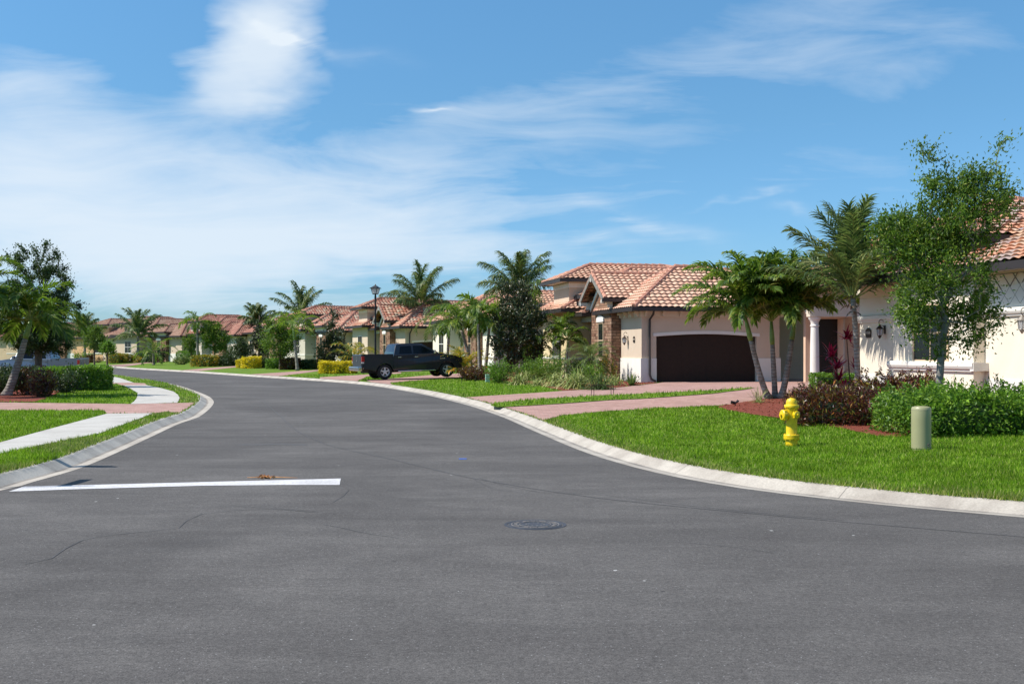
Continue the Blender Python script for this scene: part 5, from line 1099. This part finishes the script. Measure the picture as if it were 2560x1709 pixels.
for q in ((-3.2, 9.0, -.3, 2.6, 9.3, 3.99), (.62, 3.2, -.3, 1.02, 3.5, 4.0), (2.17, 2.6, -.3, 3.1, 3.4, 4.0), (-3.2, 6.0, -.3, -2.9, 8.999, 3.5), (1.021, 2.5, 2.95, 2.169, 3.45, 3.9)): k = MB(); k.box(*q); k.build('wall', MAT['stucco_bounce'], P_)
k = MB(); k.box(1.02, 3.3, 0, 2.17, 3.4, 2.95); k.build('front_door', MAT['door_dark'], P_); k = MB(); k.box(.86, 3.12, 0, .98, 3.199, 2.95); k.box(2.18, 2.5, 0, 2.24, 2.599, 2.95); k.build('door_frame', MAT['stucco_greige'], P_)
roof, gut, sof = MB(), MB(), MB(); hip(roof, gut, sof, -.85, -.85, 4.5, 9.5, 4.2, .45, 6); roof.build('roof', [MAT['tile_salmon'], MAT['cap_salmon']], P_, uv=True); gut.build('gutter', MAT['gutter_brown'], P_); sof.build('soffit', MAT['soffit'], P_)
k = MB()
for (x, z, r_) in ((-1.35, 2.25, .42), (-.95, 1.95, .46), (-1.2, 1.45, .42)):
    for q in range(17):
        a = R(q * 21); k.prism([(x, z), (x + r_ * math.cos(a - .07), z + r_ * math.sin(a - .07)), (x + r_ * 1.08 * math.cos(a), z + r_ * 1.08 * math.sin(a)), (x + r_ * math.cos(a + .07), z + r_ * math.sin(a + .07))], 8.93, 8.95, 'y')
k.tube([(-1.2, 8.94, 1.45), (-.6, 8.94, 1.0), (-.35, 8.94, .6)], .03, 6); k.tube([(-1.35, 8.94, 2.25), (-.7, 8.94, 1.6), (-.35, 8.94, .6)], .03, 6); k.build('palm_ornament', MAT['iron_bronze'], P_)
wall_lamp(P_, (-3.2, 7.6, 2.0), 1.2)
# ------------------------------------------------------------------ vehicles
def wheel(parent, x, y, side, r=.41, wd=.27):
    t = MB(); s_ = side; t.lathe([(r * .60, -wd / 2), (r * .93, -wd / 2), (r, -wd / 2 + .04), (r, wd / 2 - .04), (r * .93, wd / 2), (r * .60, wd / 2), (r * .60, -wd / 2)], (x, y, r), 28, 0, 'y', False); w_ = t.build('wheel', MAT['tyre_rubber'], parent, smooth='edge')
    q = MB(); yo = s_ * wd / 2; q.lathe([(r * .58, yo - s_ * .10), (r * .62, yo - s_ * .005), (r * .60, yo + s_ * .006), (r * .545, yo - s_ * .02), (r * .53, yo - s_ * .10)], (x, y, r), 28, 0, 'y', False); q.lathe([(0.0, yo + s_ * .0), (r * .12, yo - s_ * .002), (r * .16, yo - s_ * .02), (r * .16, yo - s_ * .05)], (x, y, r), 14, 0, 'y')
    for k in range(5):
        a = R(90 + 72 * k); c_, sn = math.cos(a), math.sin(a); px_, pz = -sn, c_; pts = []
        for rr, hw in ((r * .13, .045), (r * .56, .032)):
            for sg in (-1, 1): pts.append((rr * c_ + sg * hw * px_, rr * sn + sg * hw * pz))
        p4 = [pts[0], pts[1], pts[3], pts[2]]; q.prism([(x + a_, r + b_) for a_, b_ in p4], y + yo - s_ * .045, y + yo - s_ * .012, 'y')
    q.build('rim', MAT['rim_alloy'], w_)
    d_ = MB(); d_.lathe([(0.001, yo - s_ * .10), (r * .52, yo - s_ * .10), (r * .52, yo - s_ * .12)], (x, y, r), 20, 0, 'y'); d_.build('brake_disc', MAT['gutter_brown'], w_); return w_
def bevel_prism(poly, hw, b, top_in=0.0, z0=None):
    """side outline extruded across the width, edges rounded; the sides lean in above z0"""
    import bmesh
    bm = bmesh.new(); L_ = [bm.verts.new((x, -hw, z)) for x, z in poly]; Rr = [bm.verts.new((x, hw, z)) for x, z in poly]; n = len(poly)
    bm.faces.new(L_); bm.faces.new(Rr[::-1])
    for i in range(n): bm.faces.new((L_[i], Rr[i], Rr[(i + 1) % n], L_[(i + 1) % n]))
    if z0 is not None:
        for v in bm.verts:
            if v.co.z > z0: v.co.y *= 1 - top_in * (v.co.z - z0)
    es = [e for e in bm.edges if abs(e.verts[0].co.y - e.verts[1].co.y) < .3 and min(e.verts[0].co.z, e.verts[1].co.z) > .4]
    bmesh.ops.bevel(bm, geom=es, offset=b, segments=3, profile=.6, affect='EDGES'); bmesh.ops.recalc_face_normals(bm, faces=bm.faces[:]); bm.verts.index_update()
    mb = MB(); mb.add([v.co[:] for v in bm.verts], [[v.index for v in f.verts] for f in bm.faces]); bm.free(); return mb
def pickup(label, loc, rz, paint='truck_blue', bumper='chrome'):
    """x runs from the tailgate (0) to the front (5.8)"""
    t = thing('pickup_truck', label, 'pickup truck', loc, rz); ax = [(1.28, .41), (4.85, .41)]; R_ = .50
    def arch(cx, cz, back=False):
        return [(cx - R_ * math.cos(R(q)), cz + R_ * math.sin(R(q))) for q in range(0, 181, 15)]
    low = [(.10, .62), (.70, .50)] + [(x, z) for x, z in arch(*ax[0])] + [(1.95, .48), (4.2, .46)] + arch(*ax[1]) + [(5.45, .42), (5.72, .48), (5.78, .95), (5.70, 1.12), (5.45, 1.20), (4.45, 1.33), (1.80, 1.33), (1.76, 1.0), (.12, 1.0), (.08, .7)]
    low = [p for i, p in enumerate(low) if i == 0 or abs(p[0] - low[i - 1][0]) + abs(p[1] - low[i - 1][1]) > .01]
    bevel_prism(low, .99, .035).build('body', MAT[paint], t, smooth='edge')
    for sg in (-1, 1):
        side = [(.03, .72), (.10, .60), (.72, .56)] + [(x, z) for x, z in [(1.28 - .52 * math.cos(R(q)), .42 + .52 * math.sin(R(q))) for q in range(15, 166, 10)]] + [(1.74, .56), (1.755, .62), (1.755, 1.36), (.02, 1.38)]
        q = MB(); q.prism(side, sg * .90, sg * 1.012, 'y'); q.build('bed_side', MAT[paint], t)
    q = MB(); q.bbox(-.01, -.93, .66, .09, .93, 1.37, .03); tg = q.build('tailgate', MAT[paint], t)
    q = MB(); q.prism([(-.05, 1.02), (.0, .94), (.05, 1.02), (.075, 1.12), (.03, 1.10), (0, 1.13), (-.03, 1.10), (-.075, 1.12)], -.022, -.0102, 'x'); q.box(-.022, -.09, 1.20, -.011, .09, 1.235); q.build('emblem', MAT['chrome'], tg)
    cab = [(1.80, 1.30), (1.93, 1.80), (2.02, 1.89), (2.35, 1.925), (3.2, 1.92), (3.45, 1.88), (3.62, 1.80), (4.52, 1.28)]
    bevel_prism(cab, .97, .05, .26, 1.30).build('cab', MAT[paint], t, smooth='edge')
    def side_y(z, e=.006): return .97 * (1 - .26 * max(0, z - 1.30)) + e
    for nm, poly in (('rear_door', [(2.12, 1.36), (2.20, 1.76), (2.82, 1.79), (2.84, 1.36)]), ('front_door', [(2.94, 1.36), (2.93, 1.79), (3.42, 1.78), (3.60, 1.70), (4.10, 1.37)])):
        for sg in (-1, 1):
            q = MB(); q.add([(x, sg * side_y(z), z) for x, z in poly], [tuple(range(len(poly)))]); q.build('side_window', MAT['glass_tint'], t)
    q = MB(); q.add([(1.835 - .01, -.80, 1.40), (1.835 - .01, .80, 1.40), (1.925 - .006, .72, 1.74), (1.925 - .006, -.72, 1.74)], [(0, 1, 2, 3)]); q.build('rear_window', MAT['glass_green'], t)
    q = MB(); q.add([(4.42 + .02, -.84, 1.36), (4.42 + .02, .84, 1.36), (3.68 + .02, .76, 1.78), (3.68 + .02, -.76, 1.78)], [(0, 1, 2, 3)]); q.build('windscreen', MAT['glass_tint'], t)
    for sg in (-1, 1):
        q = MB(); q.bbox(-.015, sg * .985 - .07, .98, .14, sg * .985 + .045, 1.27, .02); q.build('tail_light', MAT['tail_red'], t)
        q = MB(); q.bbox(-.012, sg * .985 - .06, .90, .12, sg * .985 + .04, .975, .015); q.build('reversing_lamp', MAT['lens_clear'], t)
        q = MB(); q.bbox(4.02, sg * 1.00 if sg > 0 else -1.24, 1.33, 4.16, 1.24 if sg > 0 else -1.00, 1.52, .03); q.build('mirror', MAT['chrome' if paint == 'truck_blue' else paint], t)
        for x in (2.02, 2.98): q = MB(); q.bbox(x, min(sg * .985, sg * 1.03), 1.16, x + .20, max(sg * .985, sg * 1.03), 1.20, .01); q.build('door_handle', MAT['chrome' if paint == 'truck_blue' else paint], t)
        for x in (2.88, 1.99, 3.98):
            q = MB(); q.box(x, sg * .9895, .58, x + .012, sg * .9915, 1.32); q.build('door_gap', MAT['tyre_rubber'], t)
        q = MB(); q.tube([(2.0, sg * 1.06, .42), (4.15, sg * 1.06, .42)], .035, 8); q.build('side_step', MAT['chrome'], t)
        q = MB(); q.bbox(5.42, sg * .80 - .12, .88, 5.80, sg * .80 + .12, 1.08, .03); q.build('headlight', MAT['lens_clear'], t)
        q = MB(); q.box(4.45, min(sg * .992, sg * .998), 1.02, 4.75, max(sg * .992, sg * .998), 1.07); q.build('badge', MAT['chrome'], t)
    q = MB(); q.bbox(-.22, -.98, .50, .02, .98, .72, .04); q.build('rear_bumper', MAT[bumper], t)
    q = MB(); q.bbox(5.62, -.98, .42, 5.92, .98, .66, .05); q.build('front_bumper', MAT['chrome'], t)
    q = MB(); q.box(5.76, -.5, .72, 5.80, .5, 1.08); q.build('grille', MAT['tyre_rubber'], t)
    q = MB(); q.box(.4, -.80, .36, 5.3, .80, .60); q.build('chassis', MAT['tyre_rubber'], t)
    for x, z in ax:
        for sg in (-1, 1): wheel(t, x, sg * .86, sg)
    return t
hdg = R(23); rw = np.array((AT(963, 58.6), 58.6)); u_ = np.array((math.cos(hdg), math.sin(hdg))); v_ = np.array((-math.sin(hdg), math.cos(hdg))); org = rw - u_ * 1.28 + v_ * .98
tk = pickup('dark blue crew cab pickup parked on the brick driveway by the lamp', (org[0], org[1], gz(*rw) + .01), hdg); tk.rotation_euler = (0, R(-1.6), hdg)
D0 = 61.0; tk2 = pickup('silver pickup truck mostly hidden behind the hedge and dark tree', (AT(211, D0), D0, .11), R(184), 'truck_silver', 'truck_silver'); tk2.scale = (.86, .86, .86)

# ------------------------------------------------------------------ street things
hx, hy = M(1979, 1113, .125); z0 = gz(hx, hy)
h = thing('fire_hydrant', 'bright yellow fire hydrant standing alone on the lawn', 'hydrant', (hx, hy, z0), R(8))
b = MB(); b.lathe([(.098, -.1), (.098, .105), (.102, .11), (.13, .112), (.132, .118), (.132, .143), (.128, .146), (.128, .152), (.132, .155), (.132, .182), (.128, .188), (.096, .192), (.092, .21), (.090, .40), (.094, .44), (.094, .60), (.100, .615), (.104, .64)], n=28); b.build('barrel', MAT['hydrant_yellow'], h, smooth='edge')
b = MB(); b.lathe([(.106, .641), (.122, .645), (.124, .67), (.118, .685), (.092, .692), (.090, .725), (.084, .755), (.066, .78), (.035, .792), (.028, .793), (.028, .80), (0, .80)], n=28); bo = b.build('bonnet', MAT['hydrant_yellow'], h, smooth='edge')
b = MB()
for k in range(8): a = R(45 * k + 12); b.lathe([(.013, .095), (.013, .112)], (.116 * math.cos(a), .116 * math.sin(a), 0), 6); b.lathe([(.011, .188), (.011, .2)], (.116 * math.cos(a), .116 * math.sin(a), 0), 6); b.lathe([(.010, .626), (.010, .642)], (.112 * math.cos(a), .112 * math.sin(a), 0), 6)
b.build('flange_bolts', MAT['hydrant_yellow'], h)
def nozzle(name, a, r_, L_, z):
    n_ = MB(); n_.lathe([(r_ * .8, .05), (r_ * .85, L_ * .55), (r_ * 1.12, L_ * .56), (r_ * 1.15, L_ * .62), (r_ * 1.15, L_ * .88), (r_ * 1.0, L_ * .94), (r_ * .45, L_ * .96), (r_ * .30, L_ * .97), (r_ * .30, L_ * 1.12), (0, L_ * 1.12)], (0, 0, 0), 20, 0, 'x')
    for k in range(4): q = R(90 * k + 45); n_.box(L_ * .62, r_ * 1.1 * math.cos(q) - .012, r_ * 1.1 * math.sin(q) - .012, L_ * .86, r_ * 1.1 * math.cos(q) + .012, r_ * 1.1 * math.sin(q) + .012)
    o = n_.build(name, MAT['hydrant_yellow'], h, smooth='edge'); o.rotation_euler = (0, 0, a); o.location = (0, 0, z); return o
nozzle('pumper_nozzle', R(187), .078, .195, .515); nozzle('hose_nozzle', R(-72), .052, .155, .525); nozzle('hose_nozzle', R(108), .052, .155, .525)
px_, py_ = M(2303, 1126.5, .13); ph = MB(); rr = .150
ph.lathe([(rr, .035), (rr, .50), (rr, .635), (rr * .97, .665), (rr * .88, .685), (rr * .6, .695), (0, .70)], n=48)
pd = thing('utility_pedestal', 'round topped olive green utility pedestal in the lawn', 'utility box', (px_, py_, gz(px_, py_)), R(0)); ph.build('cover', MAT['pedestal_green'], pd, smooth='edge')
b = MB(); b.lathe([(rr * .985, -.1), (rr * .985, .034)], n=40); b.build('base', MAT['pedestal_green'], pd, smooth='edge')
b = MB(); b.lathe([(rr * 1.002, .030), (rr * 1.002, .037)], n=40); b.lathe([(rr * 1.0015, .634), (rr * 1.0015, .637)], n=40); b.build('seam', MAT['pedestal_dark'], pd)
b = MB(); b.lathe([(.0, .0), (.014, .001), (.014, -.02)], (0, 0, 0), 10, 0, 'y'); o = b.build('lock', MAT['pedestal_dark'], pd); o.location = (.055, -.143, .105); o.rotation_euler = (0, 0, R(20))
b = MB(); b.lathe([(.0, .0), (.009, .001), (.009, -.02)], (0, 0, 0), 10, 0, 'y'); o = b.build('lock', MAT['pedestal_dark'], pd); o.location = (.055, -.143, .075); o.rotation_euler = (0, 0, R(20))
cx, cy = M(1338, 1311); mh = thing('manhole_cover', 'round iron manhole cover set flush in the asphalt', 'manhole cover', (cx, cy, 0), R(10))
b = MB(); b.lathe([(.268, -.01), (.275, .003), (.305, .004), (.305, -.02)], n=48, caps=False); b.build('frame_ring', MAT['cover_iron'], mh)
b = MB(); b.lathe([(.0, .004), (.262, .004), (.266, -.01)], n=48, caps=False); lid = b.build('lid', MAT['cover_iron'], mh)
b = MB(); b.lathe([(.228, .005), (.228, .008), (.236, .008), (.236, .005)], n=48, caps=False); b.lathe([(.150, .005), (.150, .008), (.156, .008), (.156, .005)], n=48, caps=False)
for k in range(44):
    if k % 11 in (4, 5): continue
    a = R(360 / 44 * k); b.box(.178, -.006 - .003 * (k % 3), .0045, .210, .006 + .003 * ((k + 1) % 3), .009, 0, a, (0, 0))
for k in range(12): a = R(30 * k); b.lathe([(0, .008), (.007, .008), (.008, .0052)], (.09 * math.cos(a), .09 * math.sin(a), 0), 8, caps=False)
b.build('raised_pattern', MAT['cover_worn'], lid)
lx, ly = AT(938.5, 62), 62; lp = thing('street_lamp', 'tall black street lamp with lantern head behind the blue pickup', 'street lamp', (lx, ly, gz(lx, ly)), R(25)); H_ = rows_m(735, 62) - gz(lx, ly)
b = MB(); b.lathe([(.14, -.1), (.14, .25), (.10, .35), (.085, .5), (.06, 1.0), (.045, H_ - .35), (.045, H_ - .3), (.06, H_ - .28), (.06, H_ - .12), (.045, H_ - .1), (.05, H_)], n=14); b.build('pole', MAT['iron_black'], lp)
hh = .53; b = MB()
for k in range(4):
    a = R(90 * k); b.tube([(.165 * math.cos(a), .165 * math.sin(a), H_), (.275 * math.cos(a), .275 * math.sin(a), H_ + hh * .62)], .014, 5)
b.lathe([(.17, H_ - .02), (.17, H_ + .02)], n=4); b.lathe([(.36, H_ + hh * .60), (.36, H_ + hh * .64), (.22, H_ + hh * .76), (.10, H_ + hh * .90), (.04, H_ + hh * .93), (.03, H_ + hh * .98), (.045, H_ + hh * 1.02), (.02, H_ + hh * 1.08), (0, H_ + hh * 1.12)], n=4)
o = b.build('lantern_frame', MAT['iron_black'], lp); b = MB(); b.lathe([(.155, H_ + .02), (.255, H_ + hh * .60)], n=4); b.build('lantern_glass', MAT['lamp_glass'], lp)
for ob in (o,): pass
# sign stand, utility box, garden lights
sx, sy = G(1506, 990); sd_ = thing('sign_stand', 'low black wire stand on the grass strip between the driveways', 'sign stand', (sx, sy, gz(sx, sy) + .03), R(4))
for x in (-.38, .30):
    b = MB()
    for dx_ in (0, .085): b.tube([(x + dx_, 0, -.05), (x + dx_, 0, .36)], .011, 6)
    b.build('leg', MAT['iron_bronze'], sd_)
b = MB(); b.tube([(-.38, 0, .36), (.385, 0, .36)], .010, 6); b.tube([(-.38, 0, .325), (.385, 0, .325)], .006, 6); b.build('top_rail', MAT['iron_bronze'], sd_)
bx_, by_ = G(1219, 955); ub = thing('utility_box', 'small pale green cable box beside the bright green bush', 'utility box', (bx_, by_, gz(bx_, by_)), R(10)); b = MB(); b.bbox(-.11, -.1, -.05, .11, .1, .40, .03); b.build('body', MAT['box_green'], ub); b = MB(); b.box(-.115, -.105, .17, .115, .105, .18); b.box(-.115, -.105, .32, .115, .105, .33); b.build('seam', MAT['pedestal_dark'], ub)
for (x, y, lab) in ((1154, 958, 'thin black garden stake light at the lawn edge nearest the pickup'), (1190, 956, 'thin black garden stake light before the middle slim palm'), (1598, 956, 'small black garden light beside the agave at the garage pier')):
    p = GP(x, y); g_ = thing('garden_light', lab, 'garden light', p, R(20), 'black garden lights'); b = MB(); b.tube([(0, 0, -.1), (0, 0, .22)], .012, 5); b.build('stake', MAT['iron_black'], g_); b = MB(); b.lathe([(.02, .2), (.045, .23), (.055, .30), (.03, .31), (0, .31)], n=10); b.build('lamp_head', MAT['iron_black'], g_)
p = GP(1838, 1016); g_ = thing('garden_light', 'black garden spotlight tilted up on the red mulch tip', 'garden light', p, R(0)); b = MB(); b.tube([(0, 0, -.05), (0, 0, .08), (.02, 0, .11)], .014, 6); b.build('stake', MAT['iron_black'], g_); b = MB(); b.tube([(.01, 0, .10), (-.12, 0, .13)], [.035, .04], 8); b.tube([(.01, 0, .10), (.09, 0, .17)], [.022, .038], 8); b.build('lamp_head', MAT['iron_black'], g_)
# dry leaves and twig on the road
lx_, ly_ = M(665, 1195.5); t = MB(); r = np.random.default_rng(5); C = np.column_stack([r.normal(0, .06, 22), r.normal(0, .03, 22), r.uniform(.008, .03, 22)]); leaves(t, C, .075, .35, 0, r, .0); t.tube([(-.25, 0, .01), (.1, .01, .015), (.42, -.01, .008)], [.004, .008, .002], 5); o = t.build('dry_leaf_litter', MAT['dry_leaf']); o.location = (lx_, ly_, 0.004); tag(o, 'small heap of brown dried leaves beyond the white stop line', 'leaf litter')
# signs outside the picture whose shadows fall across the stop line
def sign_post(label, x, y, H_, rz):
    t = thing('sign_post', label, 'traffic sign', (x, y, .1 if x < -6.5 else 0), rz); b = MB(); b.tube([(0, 0, -.1), (0, 0, H_)], .026, 6); b.build('post', MAT['plate_grey'], t); return t
t = sign_post('back of an octagonal road sign left of the picture, casting a shadow', -8.05, 15.7, 2.45, R(0)); b = MB(); b.prism([(.38 * math.cos(R(22.5 + 45 * k)), 2.1 + .38 * math.sin(R(22.5 + 45 * k))) for k in range(8)], -.035, -.029, 'y'); o = b.build('sign_plate', MAT['plate_grey'], t); o.rotation_euler = (0, 0, R(-22))
t = sign_post('street name post left of the picture with one green blade', -7.15, 13.35, 2.15, R(0)); b = MB(); b.box(-.004, -.02, 1.62, .004, .75, 1.82); b.build('name_blade', MAT['sign_green'], t)
